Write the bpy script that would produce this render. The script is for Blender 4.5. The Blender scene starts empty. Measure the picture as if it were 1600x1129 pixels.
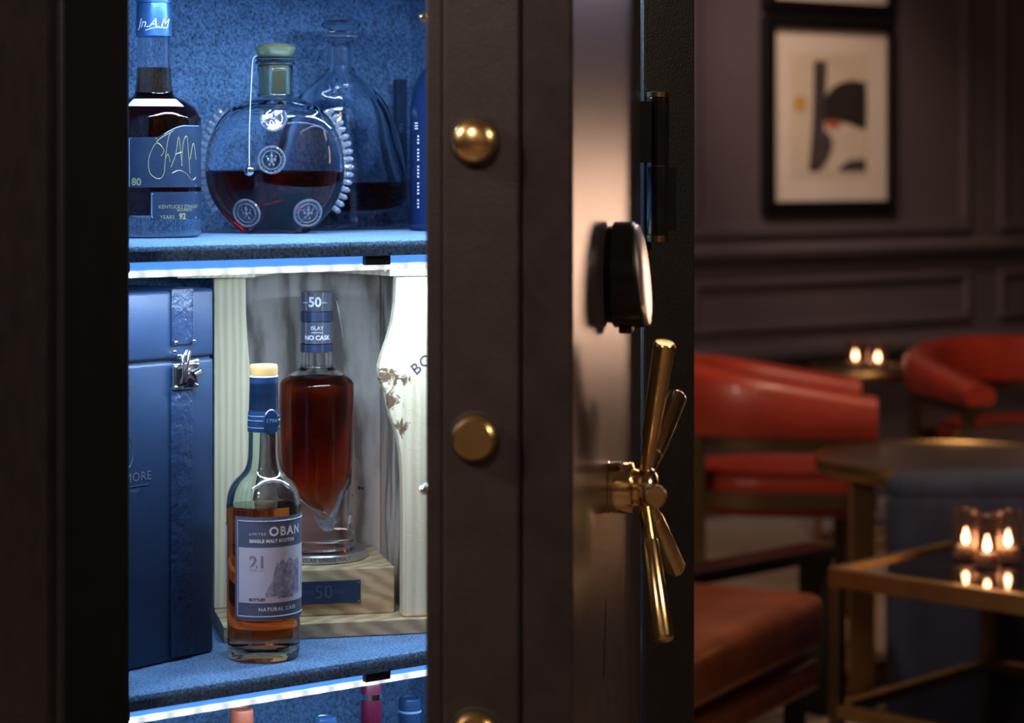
import bpy, math, random
from mathutils import Matrix, Vector
random.seed(7)
PI = math.pi
sc = bpy.context.scene
col = sc.collection

# ------------------------------------------------------------------ camera
CZ = 1.30
cam_d = bpy.data.cameras.new('camera')
cam = bpy.data.objects.new('camera', cam_d)
col.objects.link(cam)
cam.location = (0, 0, CZ)
cam.rotation_euler = (PI / 2, 0, 0)
cam_d.sensor_width = 36
cam_d.lens = 81.0
cam_d.shift_y = -(564.5 - 260) / 1600
cam_d.clip_start = 0.05
cam_d.dof.use_dof = True
cam_d.dof.focus_distance = 2.36
cam_d.dof.aperture_fstop = 5.6
sc.camera = cam

# ------------------------------------------------------------------ exposure, world
sc.view_settings.view_transform = 'Standard'
sc.view_settings.look = 'None'
sc.view_settings.gamma = 1.0
sc.view_settings.exposure = 0.0
w = bpy.data.worlds.new('world')
sc.world = w
w.use_nodes = True
w.node_tree.nodes['Background'].inputs[0].default_value = (0.9, 0.75, 0.7, 1)
w.node_tree.nodes['Background'].inputs[1].default_value = 0.02

# safe frame: u runs along the safe's front to the right, v into the safe
ANG = math.radians(37.3)
U = Vector((math.cos(ANG), math.sin(ANG), 0))
V = Vector((-math.sin(ANG), math.cos(ANG), 0))
P0 = Vector((-.21, 2.17, 0))


def S(x, y, z=0.0):
    return P0 + U * x + V * y + Vector((0, 0, z))


def light(name, kind, loc, power, color, size=.1, target=None, size_y=None, spot=None, blend=.6, spread=None):
    d = bpy.data.lights.new(name, kind)
    d.energy = power
    d.color = color
    if kind == 'AREA':
        d.shape = 'RECTANGLE' if size_y else 'DISK'
        d.size = size
        if size_y:
            d.size_y = size_y
        if spread:
            d.spread = spread
    else:
        d.shadow_soft_size = size
    if kind == 'SPOT':
        d.spot_size = math.radians(spot)
        d.spot_blend = blend
    o = bpy.data.objects.new(name, d)
    col.objects.link(o)
    o.location = loc
    if target is not None:
        o.rotation_euler = (Vector(target) - Vector(loc)).to_track_quat('-Z', 'Y').to_euler()
    return o


WARM = (1.0, .66, .42)
PURP = (.86, .74, .95)
# ceiling downlights of the lounge, plus unseen lamps added for the safe
light('downlight_seating', 'AREA', (1.0, 5.6, 2.9), 21, WARM, .35, (1.0, 6.3, .5))
light('downlight_leather', 'AREA', (.6, 4.3, 2.9), 9, (1, .75, .58), .3, (.6, 4.5, .4))
light('downlight_picture', 'SPOT', (.9, 7.2, 3.0), 120, (1.0, .72, .56), .08, (1.23, 8.85, 1.5), spot=38, blend=.9)
light('downlight_wall_near', 'SPOT', (.2, 6.9, 3.0), 70, (.95, .80, .86), .1, (.70, 8.5, 1.2), spot=48, blend=1)
light('door_wall_wash', 'SPOT', (2.6, 8.4, 3.0), 150, (.86, .74, .98), .12, (2.75, 9.9, 2.3), spot=44, blend=.8)  # unseen spot, added so the door face has a lit wall to reflect
light('door_fill_warm', 'AREA', (2.55, 8.7, .95), .55, (1.0, .60, .40), .8, (.08, 2.1, 1.1), spread=math.radians(30))  # added low lamp, no fixture: warm sheen on the door's outer face
light('door_fill_cool', 'AREA', (2.2, 7.6, 2.6), .62, (.84, .72, 1.0), 1.2, (.08, 2.1, 1.55), spread=math.radians(30))  # added lamp aimed at the door for its cool upper sheen
light('downlight_front', 'AREA', (-.9, -.6, 2.9), 2.9, (1, .80, .70), .45, (-.1, 1.9, 1.75), spread=math.radians(50))
light('rear_wall_fill', 'AREA', (-.2, -1.6, 3.0), 60, (1, .70, .45), .6, (1.2, -3.2, 1.2))  # added to light the wall behind the camera for the brass to mirror
light('handle_fill', 'AREA', (2.4, .9, 2.5), 4, (1, .76, .55), .35, (.12, 2.1, 1.0), spread=math.radians(60))  # added lamp, out of view, that brightens the handle spokes
light('safe_side_light', 'AREA', (-2.4, 1.3, 2.7), 48, (1, .74, .60), .6, (-.5, 2.3, 1.3))  # unseen lamp lighting the safe's outer left side
# LED lines under the safe's shelves
LEDC = (.56, .77, 1.0)
Z_TOP, Z_UP, Z_MID, Z_LOW = 1.560, 1.2265, .811, .393
for nm, zz, p, tilt in (('led_light_top', Z_TOP, 6.4, 0), ('led_light_upper', Z_UP, 3.1, 6), ('led_light_middle', Z_MID, 1.1, 50)):
    a = S(.137, .088, zz - .031)
    o = light(nm, 'AREA', a, p, LEDC, .58, None, .012)
    z = (Vector((0, 0, 1)) * math.cos(math.radians(tilt)) - V * math.sin(math.radians(tilt))).normalized()
    yax = z.cross(U).normalized()
    o.matrix_world = Matrix.Translation(a) @ Matrix((U, yax, z)).transposed().to_4x4()


# ------------------------------------------------------------------ materials
def new_mat(name):
    m = bpy.data.materials.new(name)
    m.use_nodes = True
    nt = m.node_tree
    return m, nt, nt.nodes['Principled BSDF'], nt.nodes, nt.links


def coords(N, L, scale=(1, 1, 1), rot=(0, 0, 0)):
    tc = N.new('ShaderNodeTexCoord')
    mp = N.new('ShaderNodeMapping')
    mp.inputs['Scale'].default_value = scale
    mp.inputs['Rotation'].default_value = rot
    L.new(tc.outputs['Object'], mp.inputs['Vector'])
    return mp.outputs[0]


def noise(N, L, vec, scale, detail=4, rough=.6, dist=0):
    n = N.new('ShaderNodeTexNoise')
    n.inputs['Scale'].default_value = scale
    n.inputs['Detail'].default_value = detail
    n.inputs['Roughness'].default_value = rough
    n.inputs['Distortion'].default_value = dist
    L.new(vec, n.inputs['Vector'])
    return n.outputs['Fac']


def ramp(N, L, fac, stops):
    r = N.new('ShaderNodeValToRGB')
    e = r.color_ramp.elements
    while len(e) < len(stops):
        e.new(.5)
    for i, (p, c) in enumerate(stops):
        e[i].position = p
        e[i].color = (*c, 1)
    L.new(fac, r.inputs[0])
    return r.outputs[0]


def bump(N, L, h, strength, dist, bs):
    b = N.new('ShaderNodeBump')
    b.inputs['Strength'].default_value = strength
    b.inputs['Distance'].default_value = dist
    L.new(h, b.inputs['Height'])
    L.new(b.outputs[0], bs.inputs['Normal'])


def simple(name, c, rough=.5, metal=0, var=.12, scale=40, bmp=0, bscale=200, coat=0, spec=None, bd=.001):
    m, nt, bs, N, L = new_mat(name)
    v = coords(N, L)
    f = noise(N, L, v, scale)
    lo = tuple(max(0, x * (1 - var)) for x in c)
    hi = tuple(min(1, x * (1 + var)) for x in c)
    L.new(ramp(N, L, f, [(.3, lo), (.7, hi)]), bs.inputs['Base Color'])
    bs.inputs['Roughness'].default_value = rough
    bs.inputs['Metallic'].default_value = metal
    bs.inputs['Coat Weight'].default_value = coat
    if spec is not None:
        bs.inputs['Specular IOR Level'].default_value = spec
    if bmp:
        bump(N, L, noise(N, L, v, bscale, 3), bmp, bd, bs)
    return m


def emis(name, c, s, base=(.8, .8, .8)):
    m, nt, bs, N, L = new_mat(name)
    bs.inputs['Base Color'].default_value = (*base, 1)
    bs.inputs['Emission Color'].default_value = (*c, 1)
    bs.inputs['Emission Strength'].default_value = s
    return m


def glass(name, c=(1, 1, 1), ior=1.45, rough=0.0):
    m, nt, bs, N, L = new_mat(name)
    N.remove(bs)
    g = N.new('ShaderNodeBsdfGlass')
    g.inputs['Color'].default_value = (*c, 1)
    g.inputs['IOR'].default_value = ior
    g.inputs['Roughness'].default_value = rough
    L.new(g.outputs[0], N['Material Output'].inputs['Surface'])
    return m


def spirit(name, c, dens, ior=.94):
    m, nt, bs, N, L = new_mat(name)
    N.remove(bs)
    g = N.new('ShaderNodeBsdfGlass')
    g.inputs['IOR'].default_value = ior
    g.inputs['Roughness'].default_value = 0
    va = N.new('ShaderNodeVolumeAbsorption')
    va.inputs['Color'].default_value = (*c, 1)
    va.inputs['Density'].default_value = dens
    L.new(g.outputs[0], N['Material Output'].inputs['Surface'])
    L.new(va.outputs[0], N['Material Output'].inputs['Volume'])
    return m


def felt(name, c):
    m, nt, bs, N, L = new_mat(name)
    v = coords(N, L)
    f1 = noise(N, L, v, 330, 3, .7)
    f2 = noise(N, L, v, 22, 3, .5)
    mx = N.new('ShaderNodeMath')
    mx.operation = 'MULTIPLY_ADD'
    L.new(f1, mx.inputs[0])
    mx.inputs[1].default_value = .8
    ad = N.new('ShaderNodeMath')
    ad.operation = 'MULTIPLY'
    ad.inputs[1].default_value = .2
    L.new(f2, ad.inputs[0])
    L.new(ad.outputs[0], mx.inputs[2])
    lo = tuple(x * .30 for x in c)
    hi = tuple(min(1, x * 1.75) for x in c)
    L.new(ramp(N, L, mx.outputs[0], [(.36, lo), (.5, c), (.66, hi)]), bs.inputs['Base Color'])
    bs.inputs['Roughness'].default_value = 1
    bs.inputs['Specular IOR Level'].default_value = .08
    bs.inputs['Sheen Weight'].default_value = .15
    bump(N, L, f1, .7, .002, bs)
    return m


def wood(name, a, b, c, sc_=(1, 1, 1), rot=(0, 0, 0), wav=18, dist=6, rough=.55, bw=.15):
    m, nt, bs, N, L = new_mat(name)
    v = coords(N, L, sc_, rot)
    wv = N.new('ShaderNodeTexWave')
    wv.wave_type = 'BANDS'
    wv.bands_direction = 'X'
    wv.inputs['Scale'].default_value = wav
    wv.inputs['Distortion'].default_value = dist
    wv.inputs['Detail'].default_value = 3
    wv.inputs['Detail Scale'].default_value = 1.4
    L.new(v, wv.inputs['Vector'])
    n = noise(N, L, v, 60, 5)
    mx = N.new('ShaderNodeMix')
    mx.data_type = 'FLOAT'
    mx.inputs[0].default_value = .68
    L.new(wv.outputs['Fac'], mx.inputs[2])
    L.new(n, mx.inputs[3])
    L.new(ramp(N, L, mx.outputs[0], [(.34, a), (.5, b), (.66, c)]), bs.inputs['Base Color'])
    bs.inputs['Roughness'].default_value = rough
    bump(N, L, mx.outputs[0], bw, .001, bs)
    return m


M = {}
M['paint'] = None


def paint(name, c, rough, bs_strength):
    m, nt, bs, N, L = new_mat(name)
    v = coords(N, L)
    f = noise(N, L, v, 420, 2, .6)
    g = noise(N, L, v, 30, 4, .6)
    L.new(ramp(N, L, g, [(.3, tuple(x * .75 for x in c)), (.7, tuple(x * 1.3 for x in c))]), bs.inputs['Base Color'])
    bs.inputs['Roughness'].default_value = rough
    bump(N, L, f, bs_strength, .0006, bs)
    return m


M['paint'] = paint('black_textured_paint', (.009, .0075, .0075), .36, .55)
M['door_paint'] = paint('door_textured_paint', (.027, .020, .021), .30, .30)
M['edge_paint'] = paint('door_edge_paint', (.025, .018, .017), .5, .5)
M['felt'] = felt('blue_felt', (.105, .205, .375))
M['brass'] = simple('polished_brass', (.86, .62, .28), .16, 1, .08, 14)
M['brass_satin'] = simple('satin_brass', (.86, .60, .26), .27, 1, .08, 14)
M['brass_dull'] = simple('aged_brass', (.48, .31, .13), .36, 1, .2, 8)
M['bronze'] = simple('dark_bronze', (.17, .115, .06), .42, .9, .2, 6)
M['chrome'] = simple('chrome_metal', (.86, .87, .9), .12, 1, .04, 20)
M['steel'] = simple('brushed_steel', (.62, .62, .66), .3, 1, .15, 60)
M['black'] = simple('black_plastic', (.008, .008, .009), .25, 0, .1, 30)
M['blackmat'] = simple('matte_black', (.012, .011, .012), .6, 0, .1, 30)
M['glass'] = glass('clear_glass', (.985, .99, 1.0), 1.45)
def crystal_relief():
    m, nt, bs, N, L = new_mat('frosted_crystal_relief')
    bs.inputs['Base Color'].default_value = (.80, .88, 1, 1)
    bs.inputs['Transmission Weight'].default_value = .86
    bs.inputs['Roughness'].default_value = .06
    bs.inputs['IOR'].default_value = 1.5
    return m


M['relief'] = crystal_relief()
M['crystal'] = glass('crystal_glass', (.97, .985, 1.0), 1.5)
M['green_glass'] = glass('green_tinted_glass', (.93, .97, .95), 1.45)
M['cognac'] = spirit('dark_cognac', (.84, .22, .05), 110, .985)
M['cognac_b'] = spirit('brown_cognac', (.76, .30, .06), 60, .985)
M['whisky'] = spirit('amber_whisky', (.90, .45, .05), 52)
M['whisky_d'] = spirit('deep_amber_whisky', (.90, .48, .05), 78)
M['bourbon'] = spirit('dark_bourbon', (.74, .36, .02), 90)
M['oak'] = wood('pale_oak', (.60, .50, .31), (.68, .585, .38), (.74, .655, .45), (1, 1, .10), (0, 0, .2), 40, 3)
M['oak_h'] = wood('honey_oak', (.33, .225, .125), (.42, .30, .17), (.51, .385, .225), (.30, 1, 1), (0, .5, .3), 40, 5, bw=.2)
M['elm'] = wood('grey_elm', (.20, .17, .145), (.40, .35, .31), (.56, .50, .45), (1, 1, .30), (0, .35, .3), 11, 11, bw=.2)
M['navy'] = simple('navy_leatherette', (.015, .036, .088), .42, 0, .10, 25, .15, 600)
M['navy_strap'] = simple('navy_strap_leather', (.014, .032, .080), .36, 0, .2, 60, .9, 70, bd=.003)
M['capsule'] = simple('navy_capsule', (.016, .045, .12), .25, 0, .1, 60, .1, 90)
M['capsule_b'] = simple('blue_foil_capsule', (.07, .20, .46), .28, .6, .12, 60, .3, 60)
M['label_dark'] = simple('slate_label', (.10, .12, .20), .5, 0, .1, 40)
M['label_pale'] = simple('lilac_label_paper', (.62, .60, .72), .6, 0, .06, 12)
M['label_navy'] = simple('navy_label', (.018, .034, .075), .4, 0, .2, 40)
M['label_trim'] = simple('blue_label_trim', (.20, .32, .50), .5, 0, .1, 40)
M['ink'] = simple('dark_ink', (.05, .05, .09), .6, 0, .1, 40)
M['ink_grey'] = simple('grey_ink', (.25, .24, .32), .6, 0, .1, 40)
M['white_ink'] = simple('white_ink', (.82, .84, .90), .5, 0, .05, 40)
M['gold_ink'] = simple('gold_ink', (.40, .38, .17), .35, .3, .1, 40)
M['tan'] = simple('tan_wood_cap', (.60, .38, .14), .45, 0, .08, 50)
M['goldgreen'] = simple('olive_gold_stopper', (.42, .46, .26), .25, .7, .15, 30)
M['salmon'] = simple('salmon_cap', (.40, .10, .05), .4, 0, .05, 40)
M['burgundy'] = simple('burgundy_capsule', (.075, .005, .022), .3, 0, .1, 40)
M['darkglass'] = glass('dark_green_glass', (.05, .12, .10), 1.45)
M['leather_red'] = simple('red_leather', (.42, .045, .022), .36, 0, .16, 9, .3, 60, coat=.1)
M['leather_tan'] = simple('rust_leather', (.27, .075, .032), .32, 0, .3, 8, .5, 30, bd=.004)
M['velvet'] = simple('navy_velvet', (.040, .048, .095), .9, 0, .2, 9, .2, 40)
M['darktop'] = simple('dark_smoked_top', (.012, .011, .014), .08, 0, .1, 5)
M['mirror_top'] = simple('smoked_table_top', (.045, .035, .038), .42, 0, .1, 5)
M['wall'] = simple('plum_grey_wall_paint', (.098, .074, .082), .55, 0, .06, 3)
M['wall2'] = simple('plum_grey_trim_paint', (.105, .08, .086), .4, 0, .05, 3)
M['ceiling'] = simple('ceiling_paint', (.25, .22, .21), .8, 0, .04, 3)
M['floor'] = simple('beige_carpet', (.33, .25, .20), .95, 0, .12, 4, .4, 300)
M['frame'] = simple('black_frame_wood', (.006, .005, .006), .3, 0, .1, 20)
M['paper'] = simple('cream_paper', (.72, .62, .53), .7, 0, .05, 6)
M['paper2'] = simple('ivory_print_paper', (.66, .55, .42), .7, 0, .08, 8)
M['print_black'] = simple('brown_black_print', (.022, .014, .012), .7, 0, .3, 12)
M['print_grey'] = simple('charcoal_print', (.06, .045, .045), .7, 0, .3, 12)
M['print_red'] = simple('red_print', (.50, .08, .04), .7, 0, .2, 12)
M['print_gold'] = simple('ochre_print', (.62, .33, .06), .7, 0, .2, 12)
M['led_tape'] = emis('led_tape_blue', (.10, .36, 1.0), .9, (.2, .4, .8))
M['flame'] = emis('flame_glow', (1.0, .58, .30), 24)
M['wax'] = simple('cream_wax', (.8, .65, .5), .5, 0, .05, 20)
M['votive'] = glass('smoked_votive_glass', (.95, .86, .82), 1.25, .22)


def led_diff():
    m, nt, bs, N, L = new_mat('led_diffuser_white')
    v = coords(N, L)
    wv = N.new('ShaderNodeTexWave')
    wv.bands_direction = 'X'
    wv.inputs['Scale'].default_value = 10.5
    L.new(v, wv.inputs['Vector'])
    r = N.new('ShaderNodeMapRange')
    r.inputs[3].default_value = .75
    r.inputs[4].default_value = 1.9
    L.new(wv.outputs['Fac'], r.inputs[0])
    bs.inputs['Emission Color'].default_value = (.86, .93, 1.0, 1)
    L.new(r.outputs[0], bs.inputs['Emission Strength'])
    return m


M['led'] = led_diff()


def knotty():
    """pale live-edge oak with a cluster of dark burl marks near its edge"""
    m, nt, bs, N, L = new_mat('live_edge_oak')
    v = coords(N, L, (1, 1, .16))
    wv = N.new('ShaderNodeTexWave')
    wv.inputs['Scale'].default_value = 30
    wv.inputs['Distortion'].default_value = 4
    wv.inputs['Detail'].default_value = 3
    L.new(v, wv.inputs['Vector'])
    gn = noise(N, L, v, 60, 5)
    gm = N.new('ShaderNodeMix')
    gm.data_type = 'FLOAT'
    gm.inputs[0].default_value = .7
    L.new(wv.outputs['Fac'], gm.inputs[2])
    L.new(gn, gm.inputs[3])
    basec = ramp(N, L, gm.outputs[0], [(.15, (.58, .49, .30)), (.5, (.70, .62, .43)), (.9, (.80, .74, .58))])
    tc = N.new('ShaderNodeTexCoord')
    f = noise(N, L, tc.outputs['Object'], 95, 6, .65, 1.2)
    att = None
    for cx, cy, cz, r in ((.172, .02, .268, .030), (.177, .02, .242, .024), (.186, .02, .216, .018), (.192, .02, .265, .016)):
        d = N.new('ShaderNodeVectorMath')
        d.operation = 'DISTANCE'
        L.new(tc.outputs['Object'], d.inputs[0])
        p = Vector((cx, .010, 0))
        d.inputs[1].default_value = (p.x, p.y, cz)
        mr = N.new('ShaderNodeMapRange')
        mr.inputs[1].default_value = 0
        mr.inputs[2].default_value = r
        mr.inputs[3].default_value = .55
        mr.inputs[4].default_value = 0
        L.new(d.outputs['Value'], mr.inputs[0])
        if att is None:
            att = mr.outputs[0]
        else:
            mm = N.new('ShaderNodeMath')
            mm.operation = 'MAXIMUM'
            L.new(att, mm.inputs[0])
            L.new(mr.outputs[0], mm.inputs[1])
            att = mm.outputs[0]
    ad = N.new('ShaderNodeMath')
    ad.operation = 'ADD'
    L.new(f, ad.inputs[0])
    L.new(att, ad.inputs[1])
    fac = N.new('ShaderNodeMapRange')
    fac.inputs[1].default_value = .80
    fac.inputs[2].default_value = .93
    L.new(ad.outputs[0], fac.inputs[0])
    mx = N.new('ShaderNodeMix')
    mx.data_type = 'RGBA'
    L.new(fac.outputs[0], mx.inputs[0])
    L.new(basec, mx.inputs[6])
    mx.inputs[7].default_value = (.14, .08, .045, 1)
    L.new(mx.outputs[2], bs.inputs['Base Color'])
    bs.inputs['Roughness'].default_value = .55
    bump(N, L, f, .25, .002, bs)
    return m


CASE_ANG = math.radians(13.0)
M['knotty'] = knotty()




# ------------------------------------------------------------------ mesh helpers
class MB:
    def __init__(s, Mx=None):
        s.v = []
        s.f = []
        s.M = Mx or Matrix.Identity(4)

    def add(s, vs, fs, Mx=None):
        k = len(s.v)
        A = s.M @ Mx if Mx is not None else s.M
        s.v += [A @ Vector(p) for p in vs]
        s.f += [tuple(k + i for i in f) for f in fs]
        return s

    def box(s, x0, x1, y0, y1, z0, z1, Mx=None):
        vs = [(x, y, z) for z in (z0, z1) for y in (y0, y1) for x in (x0, x1)]
        return s.add(vs, [(0, 2, 3, 1), (4, 5, 7, 6), (0, 1, 5, 4), (2, 6, 7, 3), (0, 4, 6, 2), (1, 3, 7, 5)], Mx)

    def rbox(s, x0, x1, y0, y1, z0, z1, r, Mx=None, n=3):
        """box with rounded vertical-section edges all round"""
        import bmesh
        bm = bmesh.new()
        bmesh.ops.create_cube(bm, size=1)
        for q in bm.verts:
            q.co = Vector((x0 + (q.co.x + .5) * (x1 - x0), y0 + (q.co.y + .5) * (y1 - y0), z0 + (q.co.z + .5) * (z1 - z0)))
        bmesh.ops.bevel(bm, geom=bm.edges[:], offset=r, segments=n, profile=.5, affect='EDGES')
        bm.verts.index_update()
        s.add([q.co[:] for q in bm.verts], [tuple(q.index for q in f.verts) for f in bm.faces], Mx)
        bm.free()
        return s

    def prism(s, poly, y0, y1, Mx=None):
        """polygon in (x,z), thickness along y"""
        n = len(poly)
        vs = [(x, y0, z) for x, z in poly] + [(x, y1, z) for x, z in poly]
        fs = [tuple(range(n)), tuple(range(2 * n - 1, n - 1, -1))]
        fs += [(i, i + n, (i + 1) % n + n, (i + 1) % n) for i in range(n)]
        return s.add(vs, fs, Mx)

    def zprism(s, poly, z0, z1, Mx=None):
        n = len(poly)
        vs = [(x, y, z0) for x, y in poly] + [(x, y, z1) for x, y in poly]
        fs = [tuple(range(n - 1, -1, -1)), tuple(range(n, 2 * n))]
        fs += [(i, (i + 1) % n, (i + 1) % n + n, i + n) for i in range(n)]
        return s.add(vs, fs, Mx)

    def lathe(s, prof, n=48, ry=1.0, Mx=None, flip=False, closed=True):
        """profile (r,z) bottom to top, closed at both ends"""
        vs = []
        fs = []
        for r, z in prof:
            for i in range(n):
                t = 2 * PI * i / n
                vs.append((r * math.cos(t), r * math.sin(t) * ry, z))
        for j in range(len(prof) - 1):
            for i in range(n):
                a, b = j * n + i, j * n + (i + 1) % n
                fs.append((a, b, b + n, a + n))
        if closed:
            fs.append(tuple(range(n - 1, -1, -1)))
            k = (len(prof) - 1) * n
            fs.append(tuple(range(k, k + n)))
        if flip:
            fs = [tuple(reversed(f)) for f in fs]
        return s.add(vs, fs, Mx)

    def tube(s, pts, r, n=10, Mx=None):
        pts = [Vector(p) for p in pts]
        rs = r if isinstance(r, (list, tuple)) else [r] * len(pts)
        vs = []
        fs = []
        up = None
        for k, p in enumerate(pts):
            d = (pts[min(k + 1, len(pts) - 1)] - pts[max(k - 1, 0)]).normalized()
            if up is None:
                up = Vector((0, 0, 1)) if abs(d.z) < .9 else Vector((1, 0, 0))
            a = d.cross(up)
            if a.length < 1e-5:
                a = d.cross(Vector((.3, .8, .1)))
            a.normalize()
            b = d.cross(a).normalized()
            up = -b if up.dot(b) < 0 else b
            a = d.cross(up).normalized()
            for i in range(n):
                t = 2 * PI * i / n
                vs.append(p + (a * math.cos(t) + up * math.sin(t)) * rs[k])
        for j in range(len(pts) - 1):
            for i in range(n):
                p0, q = j * n + i, j * n + (i + 1) % n
                fs.append((p0, q, q + n, p0 + n))
        fs.append(tuple(range(n - 1, -1, -1)))
        k = (len(pts) - 1) * n
        fs.append(tuple(range(k, k + n)))
        return s.add(vs, fs, Mx)

    def torus(s, R, r, nR=32, nr=8, Mx=None, rz=1.0):
        vs = []
        fs = []
        for i in range(nR):
            t = 2 * PI * i / nR
            for j in range(nr):
                q = 2 * PI * j / nr
                vs.append(((R + r * math.cos(q)) * math.cos(t), (R + r * math.cos(q)) * math.sin(t), r * math.sin(q) * rz))
        for i in range(nR):
            for j in range(nr):
                a, b = i * nr + j, i * nr + (j + 1) % nr
                c, d = ((i + 1) % nR) * nr + (j + 1) % nr, ((i + 1) % nR) * nr + j
                fs.append((a, d, c, b))
        return s.add(vs, fs, Mx)

    def ball(s, c, r, n=10, sc_=(1, 1, 1), Mx=None):
        prof = [(max(1e-5, math.sin(PI * k / n)), -math.cos(PI * k / n)) for k in range(n + 1)]
        T = Matrix.Translation(c) @ Matrix.Diagonal((r * sc_[0], r * sc_[1], r * sc_[2], 1))
        return s.lathe(prof, 2 * n, 1, (Mx @ T) if Mx is not None else T)


WM = {}


def obj(name, mb, mat, parent=None, smooth=False, bevel=0, seg=2, fixn=True):
    inv = WM[parent.name].inverted() if parent is not None and parent.name in WM else Matrix.Identity(4)
    me = bpy.data.meshes.new(name)
    me.from_pydata([tuple(inv @ p) for p in mb.v], [], mb.f)
    me.materials.append(mat)
    if fixn:
        import bmesh
        bm = bmesh.new()
        bm.from_mesh(me)
        bmesh.ops.recalc_face_normals(bm, faces=bm.faces[:])
        bm.to_mesh(me)
        bm.free()
    if smooth:
        me.polygons.foreach_set('use_smooth', [True] * len(me.polygons))
        if smooth != 'all':
            me.set_sharp_from_angle(angle=math.radians(38))
    me.update()
    o = bpy.data.objects.new(name, me)
    col.objects.link(o)
    if parent is not None:
        o.parent = parent
        WM[o.name] = WM[parent.name]
    else:
        WM[o.name] = Matrix.Identity(4)
    if bevel:
        b = o.modifiers.new('bevel', 'BEVEL')
        b.width = bevel
        b.segments = seg
        b.limit_method = 'ANGLE'
        b.angle_limit = math.radians(40)
    return o


def tag(o, label, cat, group=None):
    o['label'] = label
    o['category'] = cat
    if group:
        o['group'] = group
    return o


def thing(name, loc, rz, label, cat, group=None):
    o = bpy.data.objects.new(name, None)
    o.empty_display_size = .05
    col.objects.link(o)
    o.location = loc
    o.rotation_euler = (0, 0, rz)
    WM[o.name] = Matrix.Translation(loc) @ Matrix.Rotation(rz, 4, 'Z')
    return tag(o, label, cat, group)


def F(o):
    return WM[o.name]


def struct(o):
    o['kind'] = 'structure'
    return o


def text_verts(txt, size, shear=0.0, bold=0.0, spacing=1.0):
    cu = bpy.data.curves.new('t', 'FONT')
    cu.body = txt
    cu.size = size
    cu.align_x = 'CENTER'
    cu.align_y = 'CENTER'
    cu.shear = shear
    cu.offset = bold
    cu.space_character = spacing
    cu.resolution_u = 3
    o = bpy.data.objects.new('t', cu)
    col.objects.link(o)
    bpy.context.view_layer.update()
    dg = bpy.context.evaluated_depsgraph_get()
    me = bpy.data.meshes.new_from_object(o.evaluated_get(dg))
    vs = [v.co.copy() for v in me.vertices]
    fs = [tuple(p.vertices) for p in me.polygons]
    bpy.data.objects.remove(o)
    bpy.data.curves.remove(cu)
    bpy.data.meshes.remove(me)
    return vs, fs


def flat_text(mb, txt, size, Mx, **k):
    """text lies in the local x,z plane facing -y"""
    vs, fs = text_verts(txt, size, **k)
    mb.add([(p.x, 0, p.y) for p in vs], fs, Mx)


def cyl_text(mb, txt, size, ang, z, r, left=False, **k):
    """text wrapped on an upright cylinder; ang = angle to the right of the camera-facing side (local -y)"""
    vs, fs = text_verts(txt, size, **k)
    out = []
    x0 = min(p.x for p in vs) if left else 0
    for p in vs:
        t = ang + (p.x - x0) / r
        out.append((r * math.sin(t), -r * math.cos(t), z + p.y))
    mb.add(out, fs)


def cyl_patch(mb, a0, a1, z0, z1, r, n=28, thick=.0004, ztop=None):
    """curved patch with a real thickness, a0..a1 measured to the right of local -y"""
    vs = []
    fs = []
    for i in range(n + 1):
        t = a0 + (a1 - a0) * i / n
        zt = ztop(i / n) if ztop else z1
        for rr, z in ((r, z0), (r, zt), (r + thick, zt), (r + thick, z0)):
            vs.append((rr * math.sin(t), -rr * math.cos(t), z))
    for i in range(n):
        k = i * 4
        for j in range(4):
            fs.append((k + j, k + (j + 1) % 4, k + 4 + (j + 1) % 4, k + 4 + j))
    fs += [(0, 1, 2, 3), (n * 4, n * 4 + 3, n * 4 + 2, n * 4 + 1)]
    mb.add(vs, fs)


def cyl_stroke(mb, pts, r, wdt):
    """ink stroke on the cylinder, pts in (arc metres from -y, z)"""
    path = [(r * math.sin(a / r), -r * math.cos(a / r), z) for a, z in pts]
    mb.tube(path, wdt, 6)


def smoothp(pts, k=6):
    """Catmull-Rom through 2-D points"""
    out = []
    n = len(pts)
    for i in range(n - 1):
        p0 = pts[max(i - 1, 0)]
        p1, p2 = pts[i], pts[i + 1]
        p3 = pts[min(i + 2, n - 1)]
        for j in range(k):
            t = j / k
            out.append(tuple(.5 * (2 * p1[d] + (p2[d] - p0[d]) * t + (2 * p0[d] - 5 * p1[d] + 4 * p2[d] - p3[d]) * t * t
                                   + (3 * p1[d] - p0[d] - 3 * p2[d] + p3[d]) * t ** 3) for d in range(len(p1))))
    out.append(pts[-1])
    return out


def clip_below(prof, zt):
    out = []
    for i, (r, z) in enumerate(prof):
        if z <= zt:
            out.append((r, z))
        else:
            r0, z0 = prof[i - 1]
            t = (zt - z0) / (z - z0)
            out.append((r0 + (r - r0) * t, zt))
            break
    return out


def clip_above(prof, zb):
    out = []
    for i in range(len(prof)):
        r, z = prof[i]
        if z >= zb:
            if not out and i:
                r0, z0 = prof[i - 1]
                t = (zb - z0) / (z - z0) if z != z0 else 0
                out.append((r0 + (r - r0) * t, zb))
            out.append((r, z))
    return out


# ------------------------------------------------------------------ the room
def room_box(name, x0, x1, y0, y1, z0, z1, mat):
    mb = MB(Matrix.Translation(P0) @ Matrix.Rotation(ANG, 4, 'Z'))
    mb.box(x0, x1, y0, y1, z0, z1)
    return struct(obj(name, mb, mat))


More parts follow.
